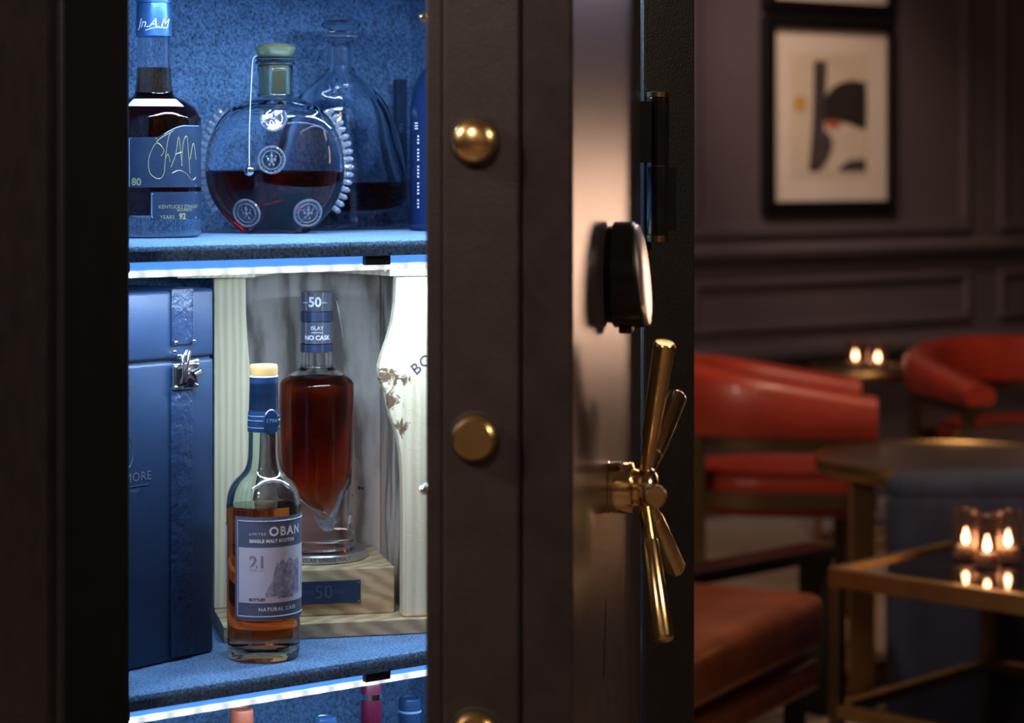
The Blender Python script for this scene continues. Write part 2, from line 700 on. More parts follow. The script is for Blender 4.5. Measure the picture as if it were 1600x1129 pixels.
RX0, RX1, RY0, RY1, RH = -3.4, 10.0, -4.5, 4.49, 3.2
room_box('floor', RX0, RX1, RY0, RY1, -.1, 0, M['floor'])
room_box('ceiling', RX0, RX1, RY0, RY1, RH, RH + .1, M['ceiling'])
room_box('wall_back', RX0, RX1, RY1, RY1 + .15, 0, RH, M['wall'])
room_box('wall_left', RX0 - .15, RX0, RY0, RY1, 0, RH, M['wall'])
room_box('wall_right', RX1, RX1 + .15, RY0, RY1, 0, RH, M['wall'])
room_box('wall_front', RX0, RX1, RY0 - .15, RY0, 0, RH, M['wall'])
ROOM = Matrix.Translation(P0) @ Matrix.Rotation(ANG, 4, 'Z')


def rail(name, x0, x1, z, prof):
    """horizontal moulding on the back wall; prof in (depth, dz)"""
    mb = MB(ROOM)
    n = len(prof)
    vs = [(x, RY1 - d, z + h) for x in (x0, x1) for d, h in prof]
    fs = [(i, (i + 1) % n, (i + 1) % n + n, i + n) for i in range(n)] + [tuple(range(n)), tuple(range(2 * n - 1, n - 1, -1))]
    mb.add(vs, fs)
    return struct(obj(name, mb, M['wall2']))


rail('trim_1', RX0, RX1, .965, [(0, -.03), (.02, -.03), (.035, -.01), (.055, 0), (.06, .02), (.05, .035), (.02, .04), (0, .045)])
rail('trim_2', RX0, RX1, .60, [(0, -.05), (.02, -.05), (.05, -.02), (.12, -.01), (.12, .02), (0, .03)])
rail('baseboard_back', RX0, RX1, .09, [(0, -.09), (.025, -.09), (.025, .07), (.01, .09), (0, .09)])


def panel_frame(name, x0, x1, z0, z1, wd=.045, d=.02):
    mb = MB(ROOM)
    for a, b, c, e in ((x0, x1, z1 - wd, z1), (x0, x1, z0, z0 + wd), (x0, x0 + wd, z0 + wd, z1 - wd), (x1 - wd, x1, z0 + wd, z1 - wd)):
        mb.box(a, b, RY1 - d, RY1 - .0005, c, e)
    return struct(obj(name, mb, M['wall2'], bevel=.006))


panel_frame('trim_3', 2.2, 4.35, 1.06, 2.85)
panel_frame('trim_4', 4.50, 6.02, 1.04, 2.85)
panel_frame('trim_5', 6.20, 7.9, 1.04, 2.85)
panel_frame('trim_6', 2.2, 4.35, .68, .88, .03)
panel_frame('trim_7', 4.50, 6.02, .68, .88, .03)
panel_frame('trim_8', 6.20, 7.9, .68, .88, .03)


# ------------------------------------------------------------------ pictures on the wall
def picture(zb, zt, label, shapes, grp):
    x0, x1 = 4.855, 5.55
    t = thing('framed_picture', ROOM @ Vector((x0, RY1, zb)), ANG, label, 'picture', grp)
    Fm = F(t)
    W, H = x1 - x0, zt - zb
    mb = MB(Fm)
    for a, b, c, e in ((0, W, 0, .042), (0, W, H - .042, H), (0, .048, .042, H - .042), (W - .03, W, .042, H - .042)):
        mb.box(a, b, -.045, -.002, c, e)
    obj('picture_frame', mb, M['frame'], t, bevel=.004)
    mb = MB(Fm)
    mb.box(.04, W - .025, -.022, -.006, .035, H - .035)
    obj('mat_board', mb, M['paper'], t)
    mb = MB(Fm)
    mb.box(.13, W - .13, -.0235, -.0222, .13, H - .13)
    obj('print_sheet', mb, M['paper2'], t)
    for nm, poly, mt, yy in shapes:
        mb = MB(Fm)
        mb.prism(poly, yy, yy + .0008)
        obj(nm, mb, mt, t)
    return t


def pp(*pts):
    """points measured off the picture (1195..1395 across, 332..25 up) to metres on the sheet"""
    return [((x - 1195) / 200 * .696, (332 - y) / 307 * .742) for x, y in pts]


dome = pp((1288, 150), (1294, 141), (1302, 132), (1314, 125), (1330, 121), (1352, 124), (1353, 150), (1353, 175), (1352, 201), (1340, 197), (1322, 190), (1302, 186), (1288, 188))
shapes = [('print_sun', pp(*[(1250 + 9 * math.cos(t / 12 * 2 * PI), 161 + 14 * math.sin(t / 12 * 2 * PI)) for t in range(12)]), M['print_gold'], -.0245),
          ('print_bar', pp((1271, 92), (1291, 92), (1290, 130), (1288, 190), (1285, 230), (1281, 268), (1263, 268), (1267, 220), (1270, 170)), M['print_grey'], -.0246),
          ('print_dome', dome, M['print_black'], -.0257),
          ('print_leaf', pp((1284, 200), (1296, 210), (1300, 225), (1295, 243), (1284, 262), (1276, 266), (1278, 232)), M['print_grey'], -.0260),
          ('print_hill', pp((1308, 268), (1316, 257), (1328, 250), (1352, 248), (1352, 268)), M['print_grey'], -.0246),
          ('print_accent', pp((1290, 188), (1302, 186), (1314, 191), (1306, 197), (1290, 197)), M['print_red'], -.0268)]
picture(1.126, 1.868, 'black-framed abstract print with a dark bar and dome shape on the wall', shapes, 'framed prints on the wall')
picture(1.892, 2.634, 'cream print in a black frame directly above the abstract print, cut by the photo edge',
        [('print_bar', pp((1250, 100), (1270, 100), (1268, 250), (1248, 250)), M['print_grey'], -.0246)], 'framed prints on the wall')


# ------------------------------------------------------------------ lounge furniture
def barrel_chair(loc, rz, label, R=.27, dz=0):
    t = thing('barrel_chair', loc, rz, label, 'chair', 'red leather barrel chairs')
    Fm = F(t)
    path = []
    for i in range(7):
        path.append((R * 1.05 * (1 - i / 6), -R))
    for i in range(1, 24):
        a = -PI / 2 - PI * i / 24
        path.append((R * math.cos(a), R * math.sin(a)))
    for i in range(7):
        path.append((R * 1.05 * i / 6, R))

    def band(mb, off, th, z0f, z1f, rnd=0):
        n = len(path)
        vs = []
        for k, (x, y) in enumerate(path):
            x2, y2 = path[min(k + 1, n - 1)]
            x1_, y1_ = path[max(k - 1, 0)]
            tx, ty = x2 - x1_, y2 - y1_
            l = math.hypot(tx, ty)
            nx, ny = -ty / l, tx / l
            if nx * x + ny * y < 0 and abs(x) + abs(y) > 0:
                nx, ny = -nx, -ny
            z0, z1 = z0f(x), z1f(x)
            o0, o1 = off - th / 2, off + th / 2
            if rnd:
                pr = [(o0 + rnd * .3, z0), (o1 - rnd * .3, z0), (o1, z0 + rnd), (o1, z1 - rnd), (o1 - rnd * .35, z1 - rnd * .35), (o1 - rnd, z1), (o0 + rnd, z1),
                      (o0 + rnd * .35, z1 - rnd * .35), (o0, z1 - rnd), (o0, z0 + rnd)]
            else:
                pr = [(o0, z0), (o1, z0), (o1, z1), (o0, z1)]
            vs += [(x + nx * o, y + ny * o, z) for o, z in pr]
            m = len(pr)
        fs = []
        for k in range(n - 1):
            for j in range(m):
                fs.append((k * m + j, k * m + (j + 1) % m, (k + 1) * m + (j + 1) % m, (k + 1) * m + j))
        fs += [tuple(range(m)), tuple(range(n * m - 1, (n - 1) * m - 1, -1))]
        mb.add(vs, fs)
        return mb

    def top(x):
        return .735 + dz - .045 * min(1, max(-1, x / R))
    mb = band(MB(Fm), 0, .10, lambda x: .585, top, .03)
    obj('back_shell', mb, M['leather_red'], t, smooth=True)
    pts = []
    mb = MB(Fm)
    pl = [(x * .86, y * .86) for x, y in path]
    mb.zprism(pl, .36, .48)
    obj('seat', mb, M['leather_red'], t, bevel=.03, seg=4)
    for z0, z1 in ((.55, .585), (.395, .435)):
        obj('frame_band', band(MB(Fm), .012, .03, lambda x, a=z0: a, lambda x, b=z1: b), M['bronze'], t, smooth=True)
    for px_, py_ in ((R - .04, -R - .015), (R - .04, R + .015), (-R * .7, -R * .83), (-R * .7, R * .83)):
        mb = MB(Fm)
        mb.box(px_ - .022, px_ + .022, py_ - .014, py_ + .014, 0, .60)
        obj('leg', mb, M['bronze'], t, bevel=.003)
    return t


barrel_chair((.70, 6.38, 0), math.radians(-4), 'red leather barrel chair seen from behind, beside the black safe body')
barrel_chair((1.70, 7.38, 0), math.radians(-78), 'red leather barrel chair facing the round tables, beside the candlelit side table', .39, -.045)


def round_table(name, c, z, r, posts, label, cat, grp=None, top=None, pw=.03, base=True):
    t = thing(name, (c[0], c[1], 0), 0, label, cat, grp)
    Fm = F(t)
    mb = MB(Fm)
    mb.lathe([(r * .96, z - .012), (r * .985, z - .01), (r * .985, z), (r * .96, z + .001)], 56)
    obj('tabletop', mb, top or M['mirror_top'], t, smooth=True)
    mb = MB(Fm)
    T = Matrix.Translation((0, 0, z - .012))
    mb.torus(r, .013, 56, 10, T, 1.5)
    obj('rim', mb, M['brass_dull'], t, smooth=True)
    for a, rr in posts:
        a = math.radians(a)
        mb = MB(Fm)
        x, y = rr * math.cos(a), rr * math.sin(a)
        mb.box(x - pw, x + pw, y - .012, y + .012, 0, z - .014)
        obj('leg', mb, M['brass_dull'], t, bevel=.003)
    if base:
        mb = MB(Fm)
        mb.torus(r * .82, .009, 40, 8, Matrix.Translation((0, 0, .014)))
        obj('base_ring', mb, M['brass_dull'], t, smooth=True)
    return t


round_table('round_table', (1.10, 5.72), .575, .335, ((200, .26), (-15, .24), (95, .24)), 'brass-rimmed round table behind the blue velvet chair, its flat brass leg showing', 'table', 'round lounge tables')
round_table('round_table', (1.62, 6.50), .535, .36, ((220, .27), (-20, .27), (100, .27)), 'farther round table with a brass rim at the right edge of the photo', 'table', 'round lounge tables')
round_table('side_table', (1.235, 8.0), .60, .19, ((-12, .18), (190, .18), (100, .18)), 'small round side table by the wall carrying two candles', 'table', None, M['darktop'], .014)

# square brass table
E1 = Vector((.735, -.678, 0)).normalized()
t = thing('square_table', (.63, 4.60, 0), math.atan2(E1.y, E1.x), 'square low table with a brass frame and dark glass top in the foreground lounge', 'table')
Fm = F(t)
W = .60
mb = MB(Fm)
mb.box(.026, W - .026, .026, W - .026, .478, .493)
obj('glass_top', mb, M['darktop'], t, bevel=.002)
for nm, z0, z1 in (('frame', .462, .5), ('lower_frame', .20, .228)):
    mb = MB(Fm)
    for a in ((0, W, 0, .026), (0, W, W - .026, W), (0, .026, .026, W - .026), (W - .026, W, .026, W - .026)):
        mb.box(a[0], a[1], a[2], a[3], z0, z1)
    obj(nm, mb, M['brass_dull'], t, bevel=.002)
mb = MB(Fm)
mb.box(.024, W - .024, .024, W - .024, .206, .216)
obj('lower_shelf', mb, M['darktop'], t)
for x in (0, W - .026):
    for y in (0, W - .026):
        mb = MB(Fm)
        mb.box(x, x + .026, y, y + .026, 0, .4625)
        obj('leg', mb, M['bronze'], t, bevel=.002)

# blue velvet chair
t = thing('velvet_chair', (1.17, 5.16, 0), math.radians(4), 'blue velvet tub chair with a padded top, behind the square brass table', 'chair')
Fm = F(t)
mb = MB(Fm)
mb.rbox(-.335, .335, -.09, .05, .06, .590, .04, n=4)
obj('backrest', mb, M['velvet'], t, smooth='all')
mb = MB(Fm)
mb.rbox(-.33, .33, -.085, .06, .545, .620, .035, n=4)
obj('top_cushion', mb, M['velvet'], t, smooth='all')
mb = MB(Fm)
mb.rbox(-.20, .28, .05, .26, .12, .42, .035, n=4)
obj('seat', mb, M['velvet'], t, smooth='all')
for x in (-.28, .28):
    for y in (-.05, .02):
        mb = MB(Fm)
        mb.box(x - .015, x + .015, y - .015, y + .015, 0, .07)
        obj('leg', mb, M['bronze'], t)

# rust leather lounge chair (only its seat corner shows)
ab = Vector((.475, .88, 0)).normalized()
t = thing('leather_chair', (.666, 4.87, 0), math.atan2(ab.y, ab.x), 'rust brown leather lounge seat at the bottom, beside the square brass table', 'chair')
Fm = F(t)
mb = MB(Fm)
mb.rbox(-.95, 0, 0, .36, .285, .40, .03, n=4)
for i, p in enumerate(mb.v):
    q = Fm.inverted() @ p
    if q.z > .35:
        p.z += .018 * math.sin(min(1, max(0, -q.x / .95)) * PI) * math.sin(min(1, max(0, q.y / .36)) * PI)
obj('seat_cushion', mb, M['leather_tan'], t, smooth='all')
mb = MB(Fm)
mb.rbox(-.95, -.01, .01, .35, .20, .265, .012, n=3)
obj('seat_base', mb, M['leather_tan'], t, smooth=True)
mb = MB(Fm)
mb.rbox(-.95, -.48, .24, .37, .39, .72, .03, n=3)
obj('backrest', mb, M['leather_tan'], t, smooth='all')
for x in (-.92, -.06):
    for y in (.05, .31):
        mb = MB(Fm)
        mb.box(x - .018, x + .018, y - .018, y + .018, 0, .21)
        obj('leg', mb, M['blackmat'], t)

# narrow black bench behind it
bd = Vector((.374, .37, 0)).normalized()
t = thing('bench', (.777, 5.46, 0), math.atan2(bd.y, bd.x), 'narrow black lacquered bench between the leather seat and the red chair', 'bench')
Fm = F(t)
mb = MB(Fm)
mb.box(-.55, 0, 0, .10, .372, .40)
obj('bench_top', mb, M['black'], t, bevel=.004)
for x in (-.53, -.03):
    mb = MB(Fm)
    mb.box(x - .012, x + .012, .01, .09, 0, .373)
    obj('leg', mb, M['blackmat'], t)


# candles
def votive(x, y, z, h, r, label, grp):
    t = thing('votive_candle', (x, y, z), 0, label, 'candle', grp)
    Fm = F(t)
    mb = MB(Fm)
    mb.lathe([(r * .9, 0), (r, .006), (r, h)], 28, closed=False)
    mb.lathe([(r, h), (r * .9, h), (r * .88, .012), (r * .1, .010)], 28, closed=False)
    mb.lathe([(.0005, 0), (r * .9, 0)], 28, closed=False)
    mb.lathe([(.0005, .010), (r * .1, .010)], 28, closed=False)
    obj('glass_cup', mb, M['votive'], t, smooth=True)
    mb = MB(Fm)
    mb.lathe([(r * .66, .012), (r * .68, .016), (r * .66, .026)], 20)
    obj('wax', mb, M['wax'], t, smooth=True)
    mb = MB(Fm)
    mb.tube([(0, 0, .025), (0, 0, .031)], .0008, 6)
    obj('wick', mb, M['ink'], t)
    mb = MB(Fm)
    mb.lathe(smoothp([(.0004, .029), (.0055, .035), (.0062, .041), (.0035, .051), (.0004, .062)], 4), 14)
    obj('flame', mb, M['flame'], t, smooth='all')
    l = light('candle_light', 'POINT', (x, y, z + h + .02), .12, (1, .5, .22), .02)


votive(.9375, 4.76, .4935, .105, .029, 'leftmost of the three lit glass votives on the square brass table', 'votives on the square table')
votive(.962, 4.665, .4935, .105, .029, 'middle and nearest of the three lit glass votives on the square brass table', 'votives on the square table')
votive(1.018, 4.73, .4935, .105, .029, 'rightmost of the three lit glass votives on the square brass table', 'votives on the square table')
votive(1.195, 8.02, .601, .095, .034, 'left votive candle on the small side table by the wall', 'votives on the side table')
votive(1.262, 7.95, .601, .095, .034, 'right votive candle on the small side table by the wall', 'votives on the side table')

# ------------------------------------------------------------------ the safe
safe = thing('safe', tuple(P0), ANG, 'tall black textured steel safe standing open, glowing blue inside', 'safe')
Fs = F(safe)
SX0, SX1, OX0, OX1, IX0, IX1 = -.236, .5085, -.169, .4358, -.205, .470
DEP, BK = .56, .468
ZB, ZT = .04, 1.80
mb = MB(Fs)
mb.box(SX0, IX0, 0.006, DEP, ZB, ZT)
mb.box(IX1, SX1, 0.006, DEP, ZB, ZT)
mb.box(IX0, IX1, BK + .006, DEP, ZB, ZT)
mb.box(IX0, IX1, .006, BK + .006, ZT - .06, ZT)
mb.box(IX0, IX1, .006, BK + .006, ZB, ZB + .06)
obj('cabinet_body', mb, M['paint'], safe)
mb = MB(Fs)
mb.box(SX0, OX0, -.004, .03, ZB, ZT)
mb.box(OX1, SX1, -.004, .03, ZB, ZT)
mb.box(OX0, OX1, -.004, .03, ZT - .09, ZT)
mb.box(OX0, OX1, -.004, .03, ZB, ZB + .09)
obj('front_frame', mb, M['paint'], safe, bevel=.003)
mb = MB(Fs)
mb.box(IX0 + .001, IX1 - .001, BK, BK + .0055, ZB + .061, ZT - .061)
mb.box(IX0 + .0005, IX0 + .005, .031, BK - .0005, ZB + .061, ZT - .061)
mb.box(IX1 - .005, IX1 - .0005, .031, BK - .0005, ZB + .061, ZT - .061)
obj('felt_lining', mb, M['felt'], safe)
mb = MB(Fs)
for x in (SX0 + .05, SX1 - .05):
    for y in (.05, DEP - .05):
        mb = MB(Fs)
        mb.lathe([(.025, .0), (.025, .041)], 20, Mx=Matrix.Translation((x, y, 0)))
        obj('foot', mb, M['blackmat'], safe)

# hinge
hx, hy = .4395, -.0225
mb = MB(Fs)
T = Matrix.Translation((hx, hy, 0))
mb.lathe([(.0112, 1.2285), (.0118, 1.2295), (.0118, 1.2995), (.0112, 1.3002)], 28, Mx=T)
mb.lathe([(.0112, 1.3010), (.0118, 1.3018), (.0118, 1.3715), (.0112, 1.3722)], 28, Mx=T)
mb.box(hx + .003, hx + .030, hy + .005, -.0035, 1.232, 1.299)
mb.box(hx - .028, hx - .002, hy - .003, hy + .007, 1.304, 1.368)
hin = obj('hinge', mb, M['black'], safe, smooth=True)
for z0, z1 in ((1.2205, 1.2286), (1.3001, 1.3011), (1.3721, 1.3785)):
    mb = MB(Fs)
    mb.lathe([(.0105, z0), (.0119, z0 + .0008), (.0119, z1 - .0008), (.0105, z1)], 28, Mx=T)
    obj('hinge_cap', mb, M['brass'], hin, smooth=True)

# door: a = from free edge to hinge, t = thickness inwards, o = outwards
DA = Vector((.1426, .9898, 0)).normalized()
DT = Vector((-DA.y, DA.x, 0))
Fd = Matrix.Translation((.0475, 1.80, 0)) @ Matrix((DA, DT, Vector((0, 0, 1)))).transposed().to_4x4()
DZ0, DZ1 = .10, 1.74
mb = MB(Fd)
mb.box(0, .608, 0, .040, DZ0, DZ1)
door = obj('door', mb, M['door_paint'], safe, bevel=.003)
mb = MB(Fd)
mb.box(.0022, .56, .0412, .104, DZ0 + .03, DZ1 - .03)
obj('boltwork_frame', mb, M['edge_paint'], door, bevel=.003)
mb = MB(Fd)
mb.box(.014, .54, .1045, .1195, DZ0 + .06, DZ1 - .06)
obj('inner_panel', mb, M['edge_paint'], door, bevel=.003)
for z in (1.419, 1.042):
    mb = MB(Fd)
    R = Matrix.Translation((.024, .1195, z)) @ Matrix.Rotation(-PI / 2, 4, 'X')
    mb.lathe([(.0042, -.001), (.0045, .002), (.003, .0055), (.0005, .0065)], 18, Mx=R)
    obj('panel_screw', mb, M['chrome'], door, smooth=True)
for i, z in enumerate((1.320, 1.087, .8545)):
    mb = MB(Fd)
    R = Matrix.Translation((.0022, .0773, z)) @ Matrix.Rotation(-PI / 2, 4, 'Y')
    if i == 0:
        pr = [(.018, -.004), (.018, .006), (.0172, .010), (.0145, .0142), (.010, .0168), (.005, .0182), (.0004, .0186)]
    else:
        pr = [(.018, -.004), (.018, .008), (.0165, .0115), (.0145, .0135), (.0004, .0137)]
    mb.lathe(pr, 48, Mx=R)
    obj('locking_bolt', mb, M['brass_satin'], door, smooth=True)
    mb = MB(Fd)
    mb.torus(.0195, .0018, 48, 8, R)
    obj('bolt_collar', mb, M['blackmat'], door, smooth=True)
# keypad lock
KC = Matrix.Translation((.275, 0, 1.203)) @ Matrix.Rotation(PI / 2, 4, 'X')   # local z -> outwards


def lens(mb, rings, n=56, cap=True):
    """rings of (radius, outward, tilt): outward grows towards the bottom by tilt"""
    vs, fs = [], []
    for r, h, tl in rings:
        for i in range(n):
            a = 2 * PI * i / n
            vs.append((r * math.cos(a), r * math.sin(a), h - tl * math.sin(a) * r / .047))
    for j in range(len(rings) - 1):
        for i in range(n):
            p, q = j * n + i, j * n + (i + 1) % n
            fs.append((p, q, q + n, p + n))
    fs.append(tuple(range(n - 1, -1, -1)))
    k = (len(rings) - 1) * n
    fs.append(tuple(range(k, k + n)))
    mb.add(vs, fs, KC)


mb = MB(Fd)
lens(mb, [(.043, 0, 0), (.044, .004, .0), (.0475, .006, .0), (.0475, .028, .0055), (.045, .0305, .0055)])
mb.rbox(-.010, .012, -.0525, -.040, .010, .022, .002, KC)
obj('keypad_housing', mb, M['black'], door, smooth=True)
mb = MB(Fd)
lens(mb, [(.0455, .0300, .0055), (.0445, .0325, .0055), (.036, .0345, .0050), (.0005, .0352, 0)])
kf = obj('keypad_face', mb, M['steel'], door, smooth=True)
# wheel handle
HC = Matrix.Translation((.270, 0, 1.0125)) @ Matrix.Rotation(PI / 2, 4, 'X')
mb = MB(Fd)
mb.lathe([(.0234, 0), (.0234, .0012), (.0224, .0016)], 48, Mx=HC)
mb.lathe([(.0222, .002), (.0222, .0045), (.0232, .005), (.0232, .021), (.0222, .0225), (.0175, .024), (.0165, .028), (.019, .031), (.0195, .036), (.017, .041), (.011, .0445), (.0005, .0455)], 48, Mx=HC)
obj('handle_hub', mb, M['brass'], door, smooth=True)
for k in range(5):
    a = math.radians(175 - 72 * k)      # 180 deg points back to the free edge
    dx, dz = math.cos(a), math.sin(a)

    def at(rad, out):
        return HC @ Vector((rad * dx, rad * dz, out))
    o0, fl = .031, .0225 / .136
    mb = MB(Fd)
    pts, rs = [], []
    for rad, r in ((.010, .0052), (.047, .0064), (.0475, .0072), (.049, .0076), (.090, .0088), (.133, .0097), (.1352, .0092), (.1362, .0080), (.1363, .0005)):
        pts.append(at(rad, o0 + fl * rad))
        rs.append(r)
    mb.tube(pts, rs, 28)
    obj('handle_spoke', mb, M['brass'], door, smooth=True)


# ------------------------------------------------------------------ shelves
def shelf(z, label, led=True):
    o = thing('felt_shelf', tuple(S(0, .054, z)), ANG, label, 'shelf', 'felt shelves in the safe')
    Fm = F(o)
    mb = MB(Fm)
    d = BK - .054 - .001
    nseg = 60
    x0, x1, th, r = IX0 + .006, IX1 - .006, .0155, .004
    pr = [(r * .3, -th), (0, -th + r), (0, -r), (r * .3, -r * .3), (r, 0), (d, 0), (d, -th)]
    vs = [(x, y, zz) for x in (x0, x1) for y, zz in pr]
    n = len(pr)
    fs = [(i, (i + 1) % n, (i + 1) % n + n, i + n) for i in range(n)] + [tuple(range(n)), tuple(range(2 * n - 1, n - 1, -1))]
    mb.add(vs, fs)
    obj('shelf_board', mb, M['felt'], o, smooth=True)
    if led:
        mb = MB(Fm)
        mb.box(x0 + .034, x1 - .034, .014, .030, -th - .0085, -th - .0002)
        obj('led_tape', mb, M['led_tape'], o, bevel=.001)
        mb = MB(Fm)
        T = Matrix.Translation((0, .018, -th - .0125))
        mb.rbox(x0 + .030, x1 - .030, -.006, .006, -.0022, .0035, .0025, T)
        obj('led_diffuser', mb, M['led'], o, smooth=True)
        for x in (-.165, .127, .40):
            mb = MB(Fm)
            mb.box(x, x + .030, .006, .013, -th - .0095, -th - .0003)
            obj('led_clip', mb, M['blackmat'], o, bevel=.001)
    return o


shelf(Z_TOP, 'uppermost felt shelf of the safe, above the photo edge')
shelf(Z_UP, 'dark-edged felt shelf carrying the two crystal decanters and the squat bourbon bottle')
shelf(Z_MID, 'felt shelf with the navy case, the single malt bottle and the wooden display')
shelf(Z_LOW, 'lowest felt shelf holding the four bottles whose tops show at the photo bottom', led=False)

# ------------------------------------------------------------------ Bottles
SH_U, SH_M, SH_L = Z_UP + .0006, Z_MID + .0006, Z_LOW + .0006


def bottle_glass(name, Fm, outer, cav, level, gmat, lmat, parent, ry=1.0, n=64, ryc=None):
    """glass body with an air cavity above the spirit and the spirit filling the rest"""
    ryc = ryc or ry
    mb = MB(Fm)
    mb.lathe(outer, n, ry)
    k = len(mb.f)
    mb.lathe(clip_above(cav, level + .0002), n, ryc, flip=True)
    g = obj(name, mb, gmat, parent, smooth=True, fixn=False)
    mb = MB(Fm)
    mb.lathe(clip_below(cav, level), n, ryc)
    l = obj('spirit', mb, lmat, parent, smooth=True)
    return g, l


# --- squat bourbon bottle, upper shelf left
k = 2.40 / 3600
yb = 260 + (CZ - SH_U) / k
t = thing('bourbon_bottle', (-.373, 2.40, SH_U), 0, 'squat dark bourbon bottle with gold script label, at the left jamb on the upper shelf', 'bottle')
Fm = F(t)


def zz(y):
    return (yb - y) * k


outer = smoothp([(.045, 0), (.0485, .003), (.0488, .012), (.0488, zz(300)), (.0488, zz(200)), (.0475, zz(182)), (.042, zz(168)), (.031, zz(157)), (.0215, zz(150)), (.0192, zz(138)),
                 (.0178, zz(110)), (.0170, zz(60)), (.0165, zz(0)), (.0165, zz(-60))], 3)
outer[0] = (.0005, .0)
outer.insert(1, (.044, 0))
cav = [(.0005, .0205), (.036, .0205), (.044, .023), (.0448, .030), (.0448, zz(200)), (.0435, zz(184)), (.038, zz(171)), (.028, zz(160)), (.0175, zz(152)), (.0160, zz(138)), (.0150, zz(110)), (.0142, zz(40)), (.0140, zz(-55))]
bottle_glass('bottle_body', Fm, outer, cav, zz(106), M['glass'], M['bourbon'], t)
mb = MB(Fm)
mb.lathe([(.0174, zz(58)), (.0186, zz(57)), (.0182, zz(20)), (.0176, zz(6)), (.0188, zz(5)), (.0188, zz(1)), (.0176, zz(0)), (.0176, zz(-70)), (.015, zz(-74))], 48)
obj('capsule', mb, M['capsule_b'], t, smooth=True)
mb = MB(Fm)
cyl_text(mb, 'Jn.A.M', .0135, .10, zz(38), .0190, shear=.35)
cyl_stroke(mb, smoothp([(-.006, zz(49)), (.003, zz(45)), (.012, zz(44.5)), (.018, zz(45))], 4), .0189, .0005)
obj('capsule_signature', mb, M['white_ink'], t)
RB = .0489
AR = -.0  # arc zero faces the camera
mb = MB(Fm)
s0, s1 = -.020, .075


def hump(q):
    a = s0 + (s1 - s0) * q
    if a < .012:
        return zz(215)
    return zz(215) + .0125 * math.sin(min(1, (a - .012) / .030) * PI / 2)


cyl_patch(mb, s0 / RB, s1 / RB, zz(292), 0, RB, 40, .0005, hump)
cyl_patch(mb, -.075 / RB, -.022 / RB, zz(292), zz(215), RB, 20, .0005)
cyl_patch(mb, .004 / RB, .075 / RB, zz(341), zz(299), RB, 30, .0005)
obj('label', mb, M['label_navy'], t)
mb = MB(Fm)
R2 = RB + .0006
for pts in ([(-.0185, zz(290)), (-.0185, zz(217)), (.011, zz(217))], [(-.0185, zz(290)), (.06, zz(290))], [(-.0235, zz(290)), (-.0235, zz(217)), (-.06, zz(217))], [(-.06, zz(290)), (-.0235, zz(290))],
            [(.0055, zz(338)), (.0055, zz(302)), (.06, zz(301))], [(.0055, zz(338)), (.06, zz(339))],
            [(s0 + (s1 - s0) * q / 20, hump(q / 20) - .0008) for q in range(8, 19)]):
    cyl_stroke(mb, pts, R2, .0006)
obj('label_border', mb, M['label_trim'], t)
mb = MB(Fm)
cyl_text(mb, '80', .0105, -.0105 / RB, zz(284), R2, bold=.0003)
obj('label_age', mb, M['gold_ink'], t)
mb = MB(Fm)


def gp(x, y):   # photo pixel on the label to arc / height
    return (RB * math.asin(max(-1, min(1, (x - 240) / 73.5))), zz(y + 9))


for st in ([(262, 235), (266, 226), (256, 215), (247, 228), (243, 245), (246, 262), (258, 270), (266, 262), (268, 240), (272, 210), (276, 198)],
           [(255, 213), (265, 205), (274, 200), (280, 196)],
           [(268, 240), (272, 232), (275, 245)],
           [(276, 252), (283, 232), (287, 205), (290, 235), (292, 250)],
           [(283, 232), (291, 229)],
           [(291, 250), (293, 215), (298, 205), (300, 230), (302, 262)],
           [(302, 240), (306, 215), (309, 240)],
           [(278, 261), (288, 257), (298, 263), (304, 272), (309, 268)]):
    cyl_stroke(mb, smoothp([gp(*p) for p in st], 5), R2, .0004)
obj('label_script', mb, M['gold_ink'], t)
mb = MB(Fm)
cyl_text(mb, 'KENTUCKY STRAIGHT', .0052, .0125 / RB, zz(322), R2, left=True)
cyl_text(mb, 'BOURBON', .0042, .032 / RB, zz(327), R2, left=True)
cyl_text(mb, 'YEARS', .0055, .0135 / RB, zz(338), R2, left=True)
cyl_text(mb, '92', .0085, .034 / RB, zz(337), R2, left=True, bold=.0003)
obj('label_small_print', mb, M['gold_ink'], t)
mb = MB(Fm)
prn = [(.0505 * 1, 0)]
vs, fs = [], []
for i in range(25):
    a = -.55 + 1.5 * i / 24
    for r_, z_ in ((.0312, zz(156)), (.0425, zz(167.5)), (.0430, zz(167.2)), (.0317, zz(155.5))):
        vs.append((r_ * math.sin(a), -r_ * math.cos(a), z_))
for i in range(24):
    for j in range(4):
        fs.append((i * 4 + j, i * 4 + (j + 1) % 4, i * 4 + 4 + (j + 1) % 4, i * 4 + 4 + j))
fs += [(0, 1, 2, 3), (96, 99, 98, 97)]
mb.add(vs, fs)
obj('shoulder_label', mb, M['label_pale'], t)

# --- round cognac decanter with medallions
k = 2.53 / 3600
yb = 260 + (CZ - SH_U) / k
t = thing('cognac_decanter', (-.2600, 2.53, SH_U), math.radians(-2), 'round crystal decanter with spiked sides and medallions, half full of dark cognac', 'decanter')
Fm = F(t)
OUT = [(44, 365), (52, 363), (62, 355), (76, 342), (89, 327), (99, 311), (106, 292), (109.5, 270), (109, 250), (105, 225), (96, 202), (83, 182), (67, 167), (48, 157), (33, 152), (28, 146), (28, 102)]
BOT = yb
pz_ = [(w_ * k, (BOT - y) * k) for w_, y in OUT]
pz_[0] = (pz_[0][0], .0)
pz_[1] = (pz_[1][0], .0012)
body = smoothp(pz_, 4)
RYD = .36


